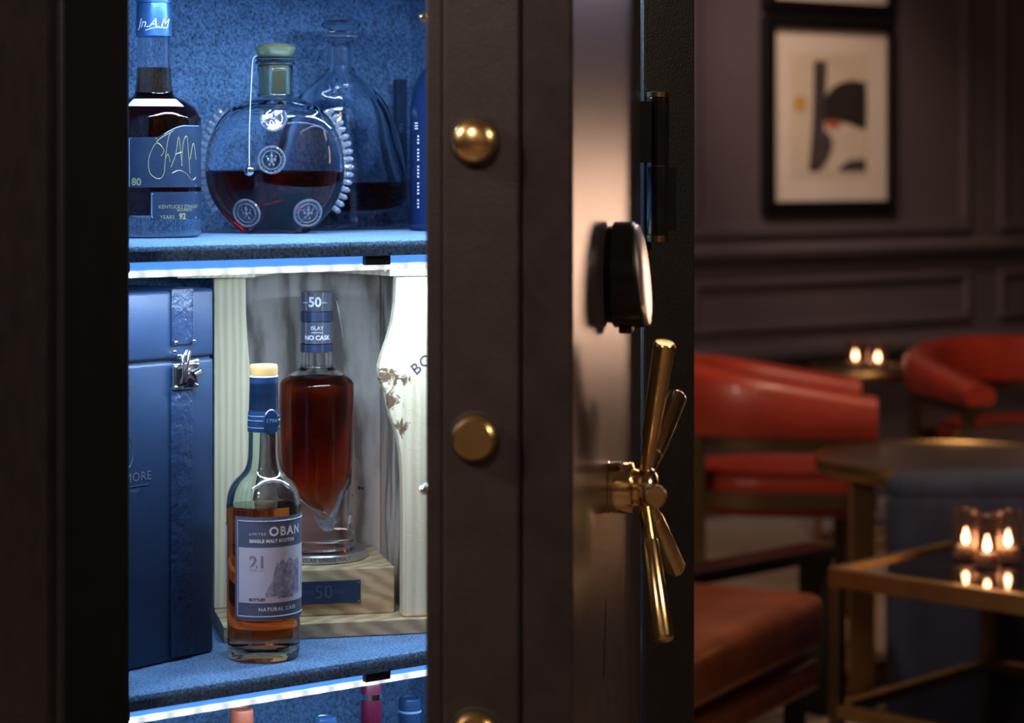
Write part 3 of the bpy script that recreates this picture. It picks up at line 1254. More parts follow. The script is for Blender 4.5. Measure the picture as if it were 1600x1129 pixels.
def elathe(mb, prof, flip=False, n=72, shrink=0):
    """round flask: flattened body blending into a round neck"""
    vs, fs = [], []
    for r, z in prof:
        q = min(1, max(0, (z - (BOT - 175) * k) / (22 * k)))
        ry = RYD * (1 - q) + 1.0 * q
        for i in range(n):
            a = 2 * PI * i / n
            e = .85
            cx_, sx_ = math.cos(a), math.sin(a)
            rr = max(r * ry, min(r, 19 * k))
            vs.append((r * cx_, rr * sx_, z))
    m = len(prof)
    for j in range(m - 1):
        for i in range(n):
            p, q2 = j * n + i, j * n + (i + 1) % n
            fs.append((p, q2, q2 + n, p + n))
    fs.append(tuple(range(n - 1, -1, -1)))
    fs.append(tuple(range((m - 1) * n, m * n)))
    if flip:
        fs = [tuple(reversed(f)) for f in fs]
    mb.add(vs, fs)


cavp = [(30, 358), (50, 355), (60, 350), (72, 338), (84, 324), (93.5, 309), (100, 291), (103.5, 270), (103, 250), (99, 227), (90, 205), (77, 187), (60, 172), (42, 163), (28, 157), (26.3, 148), (26.3, 104)]
cav = smoothp([(w_ * k, (BOT - y) * k) for w_, y in cavp], 4)
LV = (BOT - 269) * k
mb = MB(Fm)
elathe(mb, body)
elathe(mb, clip_above(cav, LV + .0002), flip=True)
obj('flask_body', mb, M['crystal'], t, smooth='all', fixn=False)
mb = MB(Fm)
elathe(mb, clip_below(cav, LV))
obj('spirit', mb, M['cognac'], t, smooth=True)


def fz(y):
    return (BOT - y) * k


def half_depth(xp, y):
    """outer half depth of the flask at px offset xp and photo row y"""
    z = fz(y)
    for i in range(len(body) - 1):
        if body[i][1] <= z <= body[i + 1][1]:
            r = body[i][0]
            r = body[i][0] + (body[i + 1][0] - r) * (z - body[i][1]) / max(1e-9, body[i + 1][1] - body[i][1])
            q = min(1, max(0, (z - (BOT - 175) * k) / (22 * k)))
            ry = RYD * (1 - q) + q
            rr = max(r * ry, min(r, 19 * k))
            return rr * math.sqrt(max(.02, 1 - (xp * k / r) ** 2))
    return .02


for sd in (-1, 1):
    mb = MB(Fm)
    for i in range(15):
        a = math.radians(-38 + 84 * i / 14)
        y = 257 - 109 * math.sin(a) * .98
        z = fz(y)
        r = None
        for j in range(len(body) - 1):
            if body[j][1] <= z <= body[j + 1][1]:
                r = body[j][0]
        if r is None:
            continue
        c = Vector((sd * (r - .001), 0, z))
        d = Vector((sd * math.cos(a), 0, math.sin(a)))
        s_ = .0070 + .0016 * math.cos(a)
        mb.tube([c, c + d * s_ * .5, c + d * s_ * .9, c + d * s_ * 1.25], [.0036, .0032, .0034, .0012], 8)
        mb.ball(tuple(c + d * s_ * .8), .0030, 6, (1, 1.2, 1))
        c2 = Vector((sd * (r - .0005), 0, z)) + Vector((-math.sin(a) * sd, 0, math.cos(a))) * .0042
        mb.ball(tuple(c2), .0022, 5)
    obj('spiked_fringe', mb, M['relief'], t, smooth=True)
for xm, ym, rm in ((2, 186, 21), (0, 250, 22), (-40, 332, 23), (54, 332, 23)):
    hd = half_depth(xm, ym)
    nrm_x = xm * k / max(.001, (109 * k) ** 2)
    mb = MB(Fm)
    tx = math.atan2(xm * k * RYD, (hd + 1e-6)) * .55
    dzt = (half_depth(xm, ym + 6) - half_depth(xm, ym - 6)) / (12 * k)
    R = Matrix.Translation((xm * k, -hd - .0008, fz(ym))) @ Matrix.Rotation(tx, 4, 'Z') @ Matrix.Rotation(PI / 2 - math.atan(dzt) * .9, 4, 'X')
    mb.lathe([(rm * k * .98, -.003), (rm * k, -.0005), (rm * k * .98, .0008), (.0005, .001)], 36, Mx=R)
    med = obj('medallion', mb, M['crystal'], t, smooth=True)
    mb = MB(Fm)
    mb.torus(rm * k * .93, .0013, 40, 8, R @ Matrix.Translation((0, 0, .0008)))
    mb.torus(rm * k * .66, .0008, 36, 6, R @ Matrix.Translation((0, 0, .0010)))
    for j in range(20):
        b = 2 * PI * j / 20
        mb.ball((rm * k * .80 * math.cos(b), rm * k * .80 * math.sin(b), .0012), .0007, 4, Mx=R)
    for px_, py_, q in ((0, .26, .0019), (-.24, .02, .0016), (.24, .02, .0016), (0, -.06, .0022), (-.14, -.32, .0014), (.14, -.32, .0014), (0, .46, .0010), (-.32, .24, .0010), (.32, .24, .0010)):
        mb.ball((px_ * rm * k, py_ * rm * k, .0014), q, 5, (1, 1.4, .7), Mx=R)
    obj('medallion_relief', mb, M['relief'], med, smooth=True)
# stopper and neck
mb = MB(Fm)
mb.lathe([(.0180, fz(149)), (.0182, fz(146)), (.0182, fz(103)), (.0150, fz(101))], 40)
obj('neck_plug', mb, M['goldgreen'], t, smooth=True)
mb = MB(Fm)
mb.lathe([(.0150, fz(101.5)), (.0214, fz(101)), (.0222, fz(98.5)), (.0214, fz(96)), (.0198, fz(94.5)), (.0218, fz(93)), (.0218, fz(90)), (.0190, fz(88))], 48)
obj('neck_ring', mb, M['crystal'], t, smooth=True)
mb = MB(Fm)
mb.lathe([(.0185, fz(87.8)), (.0200, fz(85)), (.0222, fz(78)), (.0226, fz(75)), (.0180, fz(70)), (.0100, fz(67.5)), (.0005, fz(67))], 48)
obj('stopper', mb, M['goldgreen'], t, smooth=True)
mb = MB(Fm)
mb.tube([(-.019, -.012, fz(88)), (-.0215, -.016, fz(91)), (-.0222, -.019, fz(98)), (-.0222, -.034, fz(160)), (-.0222, -.0420, fz(205)), (-.0222, -.0435, fz(262))], .00042, 8)
obj('seal_cord', mb, M['white_ink'], t, smooth=True)
mb = MB(Fm)
mb.lathe([(.0005, -.0012), (.0045, -.001), (.0052, 0), (.0045, .001), (.003, .0016), (.0005, .0018)], 20, Mx=Matrix.Translation((-.0222, -.0450, fz(267))) @ Matrix.Rotation(PI / 2, 4, 'X'))
obj('seal_tag', mb, M['chrome'], t, smooth=True)

# --- bell-shaped decanter behind it
k = 2.681 / 3600
yb = 260 + (CZ - SH_U) / k
t = thing('bell_decanter', (-.1995, 2.681, SH_U), ANG, 'bell-shaped clear crystal decanter with little cognac left, behind the round one', 'decanter')
Fm = F(t)
G = 1.19
RYB = .44


def bz(y):
    return (yb - y) * k


def bl(mb, prof, flip=False, n=72):
    vs, fs = [], []
    for r, z in prof:
        q = min(1, max(0, (z - bz(150)) / (30 * k)))
        rx = r * (G * (1 - q) + q)
        ry = max(rx * (RYB * (1 - q) + q), min(rx, 16 * k))
        for i in range(n):
            a = 2 * PI * i / n
            vs.append((rx * math.cos(a), ry * math.sin(a), z))
    m = len(prof)
    for j in range(m - 1):
        for i in range(n):
            p, q2 = j * n + i, j * n + (i + 1) % n
            fs.append((p, q2, q2 + n, p + n))
    fs.append(tuple(range(n - 1, -1, -1)))
    fs.append(tuple(range((m - 1) * n, m * n)))
    if flip:
        fs = [tuple(reversed(f)) for f in fs]
    mb.add(vs, fs)


outer = smoothp([(r_ * k, bz(y)) for r_, y in ((108, yb - 2), (111, 352), (109, 330), (103, 290), (98, 255), (91, 220), (83, 192), (73, 168), (60, 148), (42, 130), (28, 117), (21, 108), (20.5, 100), (20.5, 66))], 4)
outer[0] = (outer[0][0], 0)
outer.insert(0, (.0005, 0))
cav = smoothp([(r_ * k, bz(y)) for r_, y in ((20, 331), (60, 329), (80, 323), (91, 308), (94, 292), (92, 275), (84, 250), (76, 222), (70, 195), (62, 172), (50, 152), (34, 134), (20, 120), (13, 109), (12, 68))], 4)
LV = bz(286)
mb = MB(Fm)
bl(mb, outer)
bl(mb, clip_above(cav, LV + .0002), flip=True)
obj('decanter_body', mb, M['crystal'], t, smooth='all', fixn=False)
mb = MB(Fm)
bl(mb, clip_below(cav, LV))
obj('spirit', mb, M['cognac_b'], t, smooth=True)
mb = MB(Fm)
mb.lathe([(.0085, bz(100)), (.0086, bz(66)), (.019, bz(65.5)), (.021, bz(62)), (.0185, bz(56)), (.015, bz(52)), (.0135, bz(48)), (.020, bz(44)), (.0225, bz(40)), (.022, bz(36)), (.018, bz(32)), (.010, bz(29.5)), (.0005, bz(29))], 48)
obj('stopper', mb, M['crystal'], t, smooth=True)
mb = MB(Fm)
for j in range(36):
    a = 2 * PI * j / 36
    mb.ball((.0190 * math.cos(a), .0190 * math.sin(a), bz(57)), .0016, 4)
obj('beaded_collar', mb, M['relief'], t, smooth=True)

# --- dark blue bottle half hidden by the door
k = 2.65 / 3600
t = thing('blue_bottle', (-.074, 2.65, SH_U), 0, 'dark blue glossy bottle half hidden behind the safe door on the upper shelf', 'bottle')
Fm = F(t)
yb = 260 + (CZ - SH_U) / k


def rz_(y):
    return (yb - y) * k


mb = MB(Fm)
mb.lathe(smoothp([(.0005, 0), (.040, 0), (.0435, .004), (.044, .02), (.044, rz_(190)), (.0435, rz_(165)), (.040, rz_(140)), (.034, rz_(120)), (.025, rz_(105)), (.017, rz_(92)), (.014, rz_(80)), (.014, rz_(40)), (.0135, rz_(20))], 3), 56)
obj('bottle_body', mb, simple('deep_blue_glaze', (.008, .022, .085), .08, 0, .1, 30), t, smooth=True)
mb = MB(Fm)
for i in range(3):
    cyl_patch(mb, -.98, -.85, rz_(194 + 4.2 * i), rz_(192 + 4.2 * i), .0442, 6, .0003)
for i in range(22):
    y = 212 + 5.2 * i
    if i % 5 == 3:
        continue
    cyl_patch(mb, -.86, -.80, rz_(y + 2.6), rz_(y), .0442, 3, .0003)
obj('vertical_lettering', mb, M['white_ink'], t)
mb = MB(Fm)
mb.lathe([(.0141, rz_(45)), (.0155, rz_(44)), (.0155, rz_(5)), (.014, rz_(3))], 32)
obj('cap', mb, M['capsule'], t, smooth=True)

# --- slim dark carton by the back wall
t = thing('gift_carton', tuple(S(.436, .448, SH_U)), ANG, 'slim dark navy carton with tiny pale lettering against the felt back wall', 'carton')
Fm = F(t)
mb = MB(Fm)
mb.box(-.008, .006, -.005, .005, 0, .178)
obj('carton_body', mb, M['label_navy'], t, bevel=.0006)
mb = MB(Fm)
mb.box(.0015, .0055, -.0056, -.0051, .003, .175)
obj('carton_stripe', mb, M['navy'], t)
mb = MB(Fm)
flat_text(mb, 'I S L', .006, Matrix.Translation((-.0035, -.0057, .12)) @ Matrix.Rotation(-PI / 2, 4, 'Y'))
obj('carton_lettering', mb, M['label_trim'], t)

# --- single malt bottle on the middle shelf
k = 2.30 / 3600
yb = 260 + (CZ - SH_M) / k
t = thing('single_malt_bottle', ((412 - 800) * k, 2.30, SH_M), 0, 'single malt whisky bottle labelled 21 with a tan cap, front of the middle shelf', 'bottle')
Fm = F(t)


def oz(y):
    return (yb - y) * k


SHF = 0
outer = [(.0005, .004), (.020, .0035), (.026, .0012), (.031, 0), (.0345, .001), (.0357, .0045)] + smoothp([(.0358, .008), (.0362, oz(1000)), (.0368, oz(900)), (.0371, oz(800)), (.0369, oz(786)), (.0355, oz(770)), (.0325, oz(757)), (.0275, oz(747)), (.0220, oz(739)), (.0180, oz(729)), (.0160, oz(716)), (.0154, oz(700)), (.0152, oz(672)), (.0148, oz(640)), (.0140, oz(592))], 4)
cav = [(.0005, .017), (.020, .0155), (.029, .0125), (.0325, .014), (.0338, .020)] + smoothp([(.0340, oz(990)), (.0346, oz(900)), (.0349, oz(800)), (.0346, oz(787)), (.0332, oz(773)), (.0302, oz(761)), (.0252, oz(751)), (.0196, oz(743)), (.0152, oz(732)), (.0134, oz(718)), (.0128, oz(700)), (.0120, oz(600))], 4)
bottle_glass('bottle_body', Fm, outer, cav, oz(787), M['green_glass'], M['whisky'], t)
mb = MB(Fm)
mb.lathe([(.0152, oz(673)), (.0160, oz(673)), (.0160, oz(664)), (.0156, oz(645)), (.0139, oz(634)), (.0136, oz(628)), (.0136, oz(618)), (.0141, oz(616)), (.0141, oz(589)), (.0120, oz(588))], 48)
obj('capsule', mb, M['capsule'], t, smooth=True)
for y in (666, 655, 648):
    mb = MB(Fm)
    rr = .0158 if y > 650 else .0153
    mb.torus(rr + .0002, .0004, 40, 6, Matrix.Translation((0, 0, oz(y))))
    obj('capsule_line', mb, M['label_trim'], t, smooth=True)
mb = MB(Fm)
mb.lathe([(.0132, oz(588.2)), (.0142, oz(588)), (.0142, oz(586)), (.0130, oz(585.5))], 40)
obj('cap_seam', mb, M['white_ink'], t, smooth=True)
mb = MB(Fm)
mb.lathe([(.0134, oz(585.6)), (.0139, oz(585)), (.0141, oz(575)), (.0139, oz(571)), (.0130, oz(569)), (.0005, oz(568.6))], 48)
obj('cap', mb, M['tan'], t, smooth=True)
mb = MB(Fm)
a = .55
Rt = Matrix.Translation((.0168 * math.sin(a), -.0168 * math.cos(a), oz(657))) @ Matrix.Rotation(a, 4, 'Z') @ Matrix.Rotation(PI / 2, 4, 'X')
mb.lathe([(.0005, -.001), (.0082, -.001), (.0084, 0), (.0078, .0009), (.0066, .0010), (.0005, .0006)], 28, 1.55, Mx=Rt)
obj('neck_seal', mb, M['capsule'], t, smooth=True)
mb = MB(Fm)
flat_text(mb, '1794', .0062, Matrix.Translation((.0168 * math.sin(a), -.0168 * math.cos(a), oz(655))) @ Matrix.Rotation(a, 4, 'Z') @ Matrix.Translation((0, -.0014, 0)))
obj('seal_date', mb, M['label_trim'], t)
RL = .0373
A0, A1 = -.735, 1.75
LT, LB = oz(799), oz(958)     # label front edge rows corrected for the near side of the glass
mb = MB(Fm)
cyl_patch(mb, A0, A1, LB, LT, RL, 40, .0003)
cyl_patch(mb, -1.9, -1.16, oz(905), oz(815), RL, 16, .0003)
obj('label', mb, M['label_dark'], t)
mb = MB(Fm)
cyl_patch(mb, A0 + .14, A1 - .14, oz(931), oz(846), RL + .0004, 36, .0001)
cyl_patch(mb, -1.88, -1.18, oz(903), oz(817), RL + .0004, 14, .0001)
obj('label_panel', mb, M['label_pale'], t)
mb = MB(Fm)
RT = RL + .0006
for pts in ([(A0 + .10, LB + .004), (A0 + .10, LT - .004)], [(A0 + .10 + (A1 - A0 - .2) * i / 20, LT - .004) for i in range(21)], [(A0 + .10 + (A1 - A0 - .2) * i / 20, LB + .004) for i in range(21)]):
    cyl_stroke(mb, [(p[0] * RT, p[1]) for p in pts], RT, .0003)
CA = .5 * (A0 + A1)
cyl_text(mb, 'OBAN', .0122, .25, oz(822), RT, left=True, bold=.0004, spacing=1.2)
cyl_text(mb, 'LIMITED', .0036, -.27, oz(825), RT, left=True, spacing=1.4)
cyl_text(mb, 'SINGLE MALT SCOTCH', .0043, -.27, oz(836), RT, left=True, bold=.00022, spacing=1.1)
cyl_text(mb, 'NATURAL CASK', .0050, -.02, oz(941), RT, left=True, bold=.0001, spacing=1.2)
obj('label_title', mb, M['white_ink'], t)
mb = MB(Fm)
cyl_text(mb, '21', .0165, -.27, oz(869), RT, left=True, bold=.0005, spacing=1.05)
cyl_text(mb, 'YEARS OLD', .0030, -.27, oz(881), RT, left=True)
obj('label_age', mb, M['ink_grey'], t)
mb = MB(Fm)
cyl_text(mb, 'BOTTLED', .0038, -.28, oz(926), RT, left=True, bold=.0002)
cyl_text(mb, 'STRENGTH', .0035, .50, oz(923), RT, left=True, bold=.0001)
obj('label_print', mb, M['ink'], t)
mb = MB(Fm)
# engraved rocky shore on the right part of the label
hp = [(.16, 915), (.25, 905), (.33, 898), (.40, 880), (.46, 868), (.52, 872), (.60, 864), (.72, 872), (.85, 862), (1.0, 870), (1.2, 866), (1.45, 880)]
vs, fs = [], []
for a_, y_ in hp:
    for rr in (RT - .0001, RT + .0001):
        vs.append((rr * math.sin(a_), -rr * math.cos(a_), oz(921)))
        vs.append((rr * math.sin(a_), -rr * math.cos(a_), oz(y_)))
for i in range(len(hp) - 1):
    q = i * 4
    fs += [(q + 2, q + 3, q + 7, q + 6), (q, q + 4, q + 5, q + 1), (q + 1, q + 5, q + 7, q + 3), (q, q + 2, q + 6, q + 4)]
mb.add(vs, fs)
obj('label_engraving', mb, simple('engraving_ink', (.30, .28, .40), .7, 0, .5, 160), t)

# --- navy case
BA = math.radians(52)
bx = thing('presentation_case', (-.300, 2.322, SH_M), BA, 'navy leather-covered presentation case with a buckled strap, left of the middle shelf', 'case')
Fm = F(bx)
BW, BD_, BH = .168, .115, .366
SEAM = .297
mb = MB(Fm)
mb.rbox(-BW, 0, 0, BD_, 0, SEAM - .0008, .004)
obj('case_body', mb, M['navy'], bx, smooth=True)
mb = MB(Fm)
mb.rbox(-BW, 0, 0, BD_, SEAM + .0008, BH, .004)
obj('case_lid', mb, M['navy'], bx, smooth=True)
mb = MB(Fm)
mb.box(-BW + .004, -.004, .003, BD_ - .003, SEAM - .004, SEAM + .004)
obj('case_gasket', mb, M['blackmat'], bx)
sx0, sx1 = -.0605, -.031
mb = MB(Fm)
mb.rbox(sx0, sx1, -.0026, .0005, .312, BH + .0018, .0008)
mb.rbox(sx0, sx1, -.0026, BD_ * .8, BH - .0005, BH + .0018, .0008)
obj('upper_strap', mb, M['navy_strap'], bx, smooth=True)
mb = MB(Fm)
mb.rbox(sx0 - .001, sx1 - .001, -.0026, .0005, .004, .270, .0008)
obj('lower_strap', mb, M['navy_strap'], bx, smooth=True)
mb = MB(Fm)
for x in (sx0 + .0022, sx1 - .0022):
    for i in range(18):
        z = .316 + i * .0027
        mb.box(x - .0004, x + .0004, -.0031, -.0024, z, z + .0015)
obj('stitching', mb, M['label_navy'], bx)
mb = MB(Fm)
mb.rbox(sx0 - .0005, sx1 + .0045, -.0052, -.0022, .268, .2935, .001)
obj('buckle_plate', mb, M['chrome'], bx, smooth=True)
mb = MB(Fm)
mb.rbox(sx0 + .004, sx0 + .018, -.0062, -.0052, .2715, .289, .0005)
obj('buckle_window', mb, M['black'], bx)
mb = MB(Fm)
mb.tube([(sx0 + .021, -.010, .281), (sx0 + .029, -.010, .284)], .0046, 16)
mb.tube([(sx0 + .008, -.0065, .274), (sx0 + .009, -.009, .283), (sx0 + .010, -.0075, .300), (sx0 + .016, -.006, .306)], .0016, 10)
mb.tube([(sx0 + .013, -.0075, .275), (sx0 + .014, -.009, .290), (sx0 + .0205, -.006, .305)], .0018, 10)
mb.rbox(sx0 + .0045, sx0 + .020, -.006, -.002, .2985, .303, .001)
mb.tube([(sx0 + .001, -.005, .2925), (sx1 + .003, -.005, .2955)], .0013, 8)
for x, z in ((sx0 + .002, .2705), (sx1 + .001, .2705), (sx0 + .002, .2905), (sx1 + .002, .2915), (sx0 + .002, .315), (sx1 - .003, .315), (sx0 + .0, .306)):
    mb.ball((x, -.0055, z), .0022, 6)
obj('buckle_latch', mb, M['chrome'], bx, smooth=True)
mb = MB(Fm)
flat_text(mb, 'BOWMORE', .0125, Matrix.Translation((-.1215 + .0015, -.0004, .1865)), spacing=1.1)
mb.box(-.150, -.090, -.0006, -.0001, .1780, .1784)
flat_text(mb, 'ISLAY SINGLE MALT', .0045, Matrix.Translation((-.122, -.0004, .1735)))
mb.torus(.010, .0003, 30, 6, Matrix.Translation((-.118, -.0002, .212)) @ Matrix.Rotation(PI / 2, 4, 'X') @ Matrix.Diagonal((.8, 1.6, 1, 1)))
obj('foil_lettering', mb, simple('silver_foil', (.20, .27, .42), .35, .5, .1, 40), bx)

# --- wooden display case
cs = thing('wooden_display', (-.296, 2.365, SH_M), CASE_ANG, 'open pale wooden display box with live-edge sides and a small dark plaque', 'display')
Fc = F(cs)
SL = .0155
mb = MB(Fc)
mb.box(0, .300, 0, .205, 0, SL)
obj('base_board', mb, M['oak_h'], cs, bevel=.0008)
mb = MB(Fc)
mb.box(.03, .1845, .037, .186, SL + .0002, SL + .049)
ped = obj('pedestal', mb, M['oak_h'], cs, bevel=.0012)
ZP = SL + .049
mb = MB(Fc)
mb.box(.068, .1478, .0348, .0368, .0285, .0525)
pq = obj('plaque', mb, M['label_navy'], ped, bevel=.0004)
mb = MB(Fc)
flat_text(mb, '50', .020, Matrix.Translation((.1085, .0345, .0405)))
flat_text(mb, 'YEARS', .006, Matrix.Translation((.0895, .0345, .0405)))
flat_text(mb, 'OLD', .006, Matrix.Translation((.125, .0345, .0405)))
obj('plaque_engraving', mb, simple('faint_engraving', (.085, .10, .17), .4, .3, .1, 40), ped)
mb = MB(Fc)
for z in (.0305, .0500):
    mb.ball((.1455, .0345, z), .0009, 5)
obj('plaque_pin', mb, M['chrome'], ped)
mb = MB(Fc)
HT = .372
mb.box(.012, .195, .187, .199, SL + .0002, HT)
obj('back_board', mb, M['elm'], cs, bevel=.0008)
mb = MB(Fc)
mb.box(.1955, .209, .032, .199, SL + .0002, HT)
obj('side_board', mb, M['elm'], cs, bevel=.0008)
# left live-edge board
lp = [(0, SL + .0002), (.037, SL + .0002), (.0365, .06), (.038, .12), (.041, .17), (.044, .215), (.041, .25), (.037, .29), (.0345, .33), (.034, HT), (0, HT)]
mb = MB(Fc)
mb.prism(lp, .100, .118)
obj('live_edge_board', mb, M['oak'], cs, bevel=.0015)
# right live-edge board
rp = [(.1885, SL + .0002), (.299, SL + .0002), (.299, HT), (.1815, HT), (.1808, .345), (.1778, .325), (.1720, .305), (.1665, .290), (.1635, .278), (.1640, .266), (.1668, .258), (.1705, .252), (.1725, .240), (.1760, .226), (.1800, .215), (.1840, .203), (.1870, .185), (.1882, .165), (.1890, .12), (.1885, .06)]
mb = MB(Fc)
mb.prism(rp, .010, .0305)
rb = obj('live_edge_board', mb, M['knotty'], cs, bevel=.002, seg=3)
mb = MB(Fc)
flat_text(mb, 'BOWMORE', .0165, Matrix.Translation((.2355, .0096, .3015)) @ Matrix.Rotation(math.radians(-38), 4, 'Y'), spacing=1.15)
obj('burnt_lettering', mb, M['ink'], rb)
# lid board
mb = MB(Fc)
mb.zprism([(-.045, .030), (.035, .030), (.046, .060), (.075, .130), (.125, .130), (.165, .060), (.178, .028), (.299, .028), (.299, .199), (-.045, .199)], HT + .0006, HT + .0135)
obj('top_board', mb, M['oak'], cs, bevel=.0008)
mb = MB(Fc)
mb.ball((.172, .027, HT + .007), .0022, 6)
obj('dowel', mb, M['oak_h'], cs)
mb = MB(Fc)
for x, z, r in ((.171, .128, .0014), (.1745, .1275, .0012), (.157, .115, .0014), (.163, .120, .0009), (.154, .107, .0010), (.151, .121, .0009)):
    mb.ball((x, .1866, z), r, 5, (1, .5, 1.3))
obj('worm_holes', mb, M['blackmat'], cs)

# --- bottle on the pedestal
k = 2.505 / 3600
cpos = Fc @ Vector((.113, .1165, ZP + .0004))
t = thing('crystal_whisky_bottle', tuple(cpos), 0, 'fifty-year whisky in a thick crystal bottle standing on the wooden pedestal', 'bottle')
Fm = F(t)
yb = 260 + (CZ - cpos.z) / k


def cz(y):
    return (yb - y) * k


mb = MB(Fm)
mb.lathe([(.0005, 0), (.0540, 0), (.0550, .001), (.0550, .0075), (.0535, .0090), (.0005, .0090)], 64)
obj('metal_base', mb, M['steel'], t, smooth=True)
mb = MB(Fm)
cyl_text(mb, 'BOWMORE ISLAY SINGLE MALT', .0062, 0, .0043, .0552)
obj('base_engraving', mb, M['ink'], t)
outer = [(.0005, .0095), (.036, .0095), (.0405, .0110)] + smoothp([(.0415, cz(855)), (.0405, cz(835)), (.0385, cz(800)), (.0380, cz(760)), (.0392, cz(700)), (.0402, cz(640)), (.0403, cz(606)), (.0392, cz(596)), (.0340, cz(588)), (.0255, cz(580)), (.0190, cz(574)), (.0176, cz(566)), (.0172, cz(548)), (.0165, cz(500))], 4)
outer.append((.0162, cz(488)))
mb = MB(Fm)
mb.lathe(outer, 72)
# cavity with a slanting wave-shaped floor
cvt = smoothp([(.0350, cz(800)), (.0355, cz(700)), (.0362, cz(640)), (.0360, cz(606)), (.0345, cz(598)), (.0290, cz(590)), (.0200, cz(582)), (.0130, cz(576)), (.0118, cz(566)), (.0115, cz(492))], 4)
LVL = cz(590)
mb.lathe(clip_above(cvt, LVL + .0002), 64, flip=True)
obj('bottle_body', mb, M['glass'], t, smooth='all', fixn=False)
mb = MB(Fm)
n, rings = 64, 14
TX, TY = .010, -.003
vs, fs = [], []
low = []
for i in range(n):
    a = 2 * PI * i / n
    x, y = math.cos(a), math.sin(a)
    # rim height of the wave where liquid leaves the outer wall
    h = cz(742) + (.009 * x if x > 0 else .006 * x) + .002 * math.sin(3 * a)
    low.append(h)
floor_z = cz(806)
for j in range(rings):
    q = j / (rings - 1)
    for i in range(n):
        a = 2 * PI * i / n
        r = .0368 * (1 - q) + .0006 * q
        cx_ = TX * q
        z = low[i] + (floor_z - low[i]) * (q ** 1.05)
        z += .0012 * math.sin(5 * a + 9 * q) * q * (1 - q) * 4
        vs.append((cx_ + r * math.cos(a), TY * q + r * math.sin(a), z))
vs = vs[::-1]
vv = []
for j in range(rings):
    vv += list(reversed(vs[j * n:(j + 1) * n]))
# vv now runs from floor ring to rim ring with matching angles
up_prof = [(r_, z_) for r_, z_ in clip_below(smoothp([(.0360, cz(735)), (.0357, cz(700)), (.0363, cz(640)), (.0361, cz(606)), (.0345, cz(598)), (.0290, cz(590)), (.020, cz(582))], 4), LVL)]
for r_, z_ in up_prof[1:]:
    for i in range(n):
        a = 2 * PI * i / n
        vv.append((r_ * math.cos(a), r_ * math.sin(a), z_))
m = len(vv) // n
# align start angle of the reversed rings
fixed = []
for j in range(m):
    ring = vv[j * n:(j + 1) * n]
    if j < rings:
        q = 1 - j / (rings - 1)
        ring = []
        for i in range(n):
            a = 2 * PI * i / n
            r = .0365 * (1 - q) + .0006 * q
            z = low[i] + (floor_z - low[i]) * (q ** 1.05) + .0012 * math.sin(5 * a + 9 * q) * q * (1 - q) * 4
            ring.append((TX * q + r * math.cos(a), TY * q + r * math.sin(a), z))
    fixed += ring
for j in range(m - 1):
    for i in range(n):
        p, q2 = j * n + i, j * n + (i + 1) % n
        fs.append((p, q2, q2 + n, p + n))
fs.append(tuple(range(n - 1, -1, -1)))
fs.append(tuple(range((m - 1) * n, m * n)))
mb.add(fixed, fs)
obj('spirit', mb, M['whisky_d'], t, smooth=True)
mb = MB(Fm)
# silvered wave fused in the foot of the glass
vs, fs = [], []
wp = [(.000, 797, 801), (.004, 803, 812), (.010, 806, 822), (.015, 800, 824), (.019, 792, 820), (.0225, 775, 800), (.026, 764, 783), (.030, 755, 764), (.0335, 744, 748)]
for x, y0, y1 in wp:
    yy = -math.sqrt(max(0, .0362 ** 2 - x * x)) * .93
    for dy in (0, .0012):
        vs.append((x, yy + dy, cz(y0)))
        vs.append((x, yy + dy, cz(y1)))
for i in range(len(wp) - 1):
    q = i * 4
    fs += [(q, q + 1, q + 5, q + 4), (q + 2, q + 6, q + 7, q + 3), (q, q + 4, q + 6, q + 2), (q + 1, q + 3, q + 7, q + 5)]
fs += [(0, 2, 3, 1), (len(vs) - 4, len(vs) - 3, len(vs) - 1, len(vs) - 2)]
mb.add(vs, fs)
obj('silver_wave', mb, simple('silver_leaf', (.62, .66, .78), .3, .8, .3, 150, 1, 260, bd=.003), t, smooth=True)
mb = MB(Fm)
mb.lathe([(.0168, cz(549)), (.0176, cz(548)), (.0176, cz(536)), (.0182, cz(535.5)), (.0182, cz(535))], 48)
mb2 = MB(Fm)
mb2.lathe([(.0005, cz(485)), (.0174, cz(485)), (.0178, cz(484)), (.0178, cz(460)), (.0182, cz(458)), (.0182, cz(455.5)), (.0172, cz(455)), (.0005, cz(455.4))], 48)
obj('stopper', mb2, simple('blue_grey_foil', (.40, .43, .55), .16, .75, .1, 30), t, smooth=True)
mb = MB(Fm)
mb.lathe([(.0166, cz(535.5)), (.0174, cz(535)), (.0174, cz(502)), (.0166, cz(501.5))], 48)
obj('neck_label', mb, simple('neck_label_foil', (.36, .40, .55), .16, .75, .1, 30), t, smooth=True)
for y0, y1 in ((501, 485.5), (549, 536)):
    mb = MB(Fm)
    mb.lathe([(.0168, cz(y0)), (.0181, cz(y0 - .5)), (.0181, cz(y1 + .5)), (.0168, cz(y1))], 48)
    obj('neck_band', mb, simple('slate_band_metal', (.16, .20, .38), .22, .8, .1, 30), t, smooth=True)
mb = MB(Fm)
cyl_text(mb, '50', .0145, -.04, cz(471), .0184, bold=.0004)
for s_ in (-1, 1):
    cyl_patch(mb, -.04 + s_ * .62 - .17, -.04 + s_ * .62 + .17, cz(472), cz(471), .0183, 5, .0002)
cyl_text(mb, 'ISLAY', .0058, .10, cz(511), .0179)
cyl_patch(mb, -.25, .45, cz(518), cz(517.2), .0178, 8, .0002)
cyl_text(mb, 'NO CASK', .0068, .12, cz(526), .0179, bold=.0002)
obj('label_lettering', mb, M['white_ink'], t)
mb = MB(Fm)
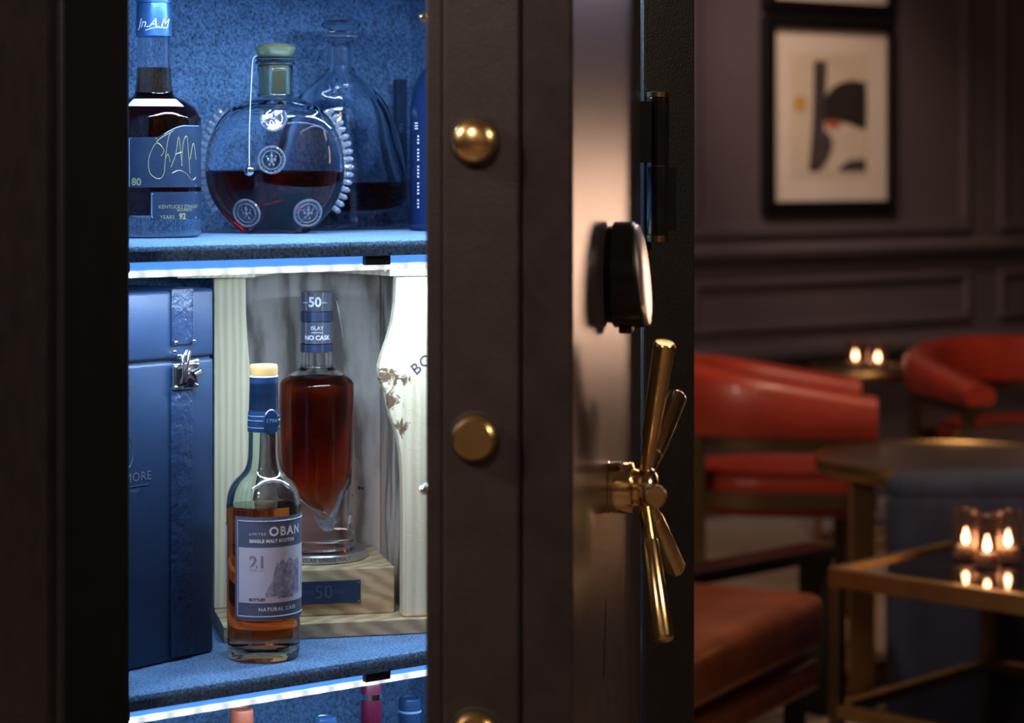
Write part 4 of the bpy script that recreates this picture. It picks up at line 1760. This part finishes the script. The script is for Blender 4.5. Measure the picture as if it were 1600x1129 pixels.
mb.tube([(.0182, 0, cz(466)), (.0215, 0, cz(470)), (.0245, -.002, cz(490)), (.0285, -.003, cz(526))], .0005, 6)
obj('tag_wire', mb, M['steel'], t)


# --- bottles on the lowest shelf: only their tops reach into the photo
def low_bottle(px, Y, ytop, capr, caph, body_mat, capmat, label, extra=None, br=.037, name='wine_bottle'):
    kk = Y / 3600
    zt = CZ - (ytop - 260) * kk
    H = zt - SH_L
    t = thing(name, ((px - 800) * kk, Y, SH_L), 0, label, 'bottle', 'bottles on the lowest shelf')
    Fm = F(t)
    mb = MB(Fm)
    mb.lathe(smoothp([(.0005, 0), (br * .9, 0), (br, .004), (br, H * .3), (br, H * .56), (br * .93, H * .62), (br * .6, H * .68), (capr * .98, H * .73), (capr * .9, H * .80), (capr * .86, H - caph + .003)], 4), 40)
    obj('bottle_body', mb, body_mat, t, smooth=True)
    mb = MB(Fm)
    mb.lathe([(capr * .94, H - caph), (capr, H - caph + .001), (capr, H - .003), (capr * .95, H - .0008), (capr * .72, H), (capr * .68, H - .001), (.0005, H - .001)], 40)
    obj('cap', mb, capmat, t, smooth=True)
    if extra:
        mb = MB(Fm)
        z = H - extra[0]
        mb.lathe([(capr * .96, z - extra[1]), (capr * 1.04, z - extra[1] + .0006), (capr * 1.04, z - .0006), (capr * .96, z)], 40)
        obj('cap_ring', mb, extra[2], t, smooth=True)
    return t


M['dg'] = simple('dark_bottle_glass', (.010, .02, .03), .07, 0, .1, 30)
low_bottle(377.5, 2.36, 1106, .0122, .030, M['dg'], M['salmon'], 'bottle with a salmon orange cap, leftmost of those below the middle shelf')
low_bottle(508, 2.36, 1119, .0122, .04, M['dg'], M['capsule'], 'bottle with a dark navy cap, left of the burgundy capsule', (.008, .001, M['label_trim']))
low_bottle(580, 2.43, 1064, .0112, .09, M['dg'], M['burgundy'], 'bottle with a tall burgundy capsule and silver ring', (.0115, .007, M['chrome']))
low_bottle(640.5, 2.515, 1089, .0122, .05, M['dg'], M['capsule'], 'bottle with a slate blue screw cap, nearest the safe door', (.013, .003, M['label_trim']))
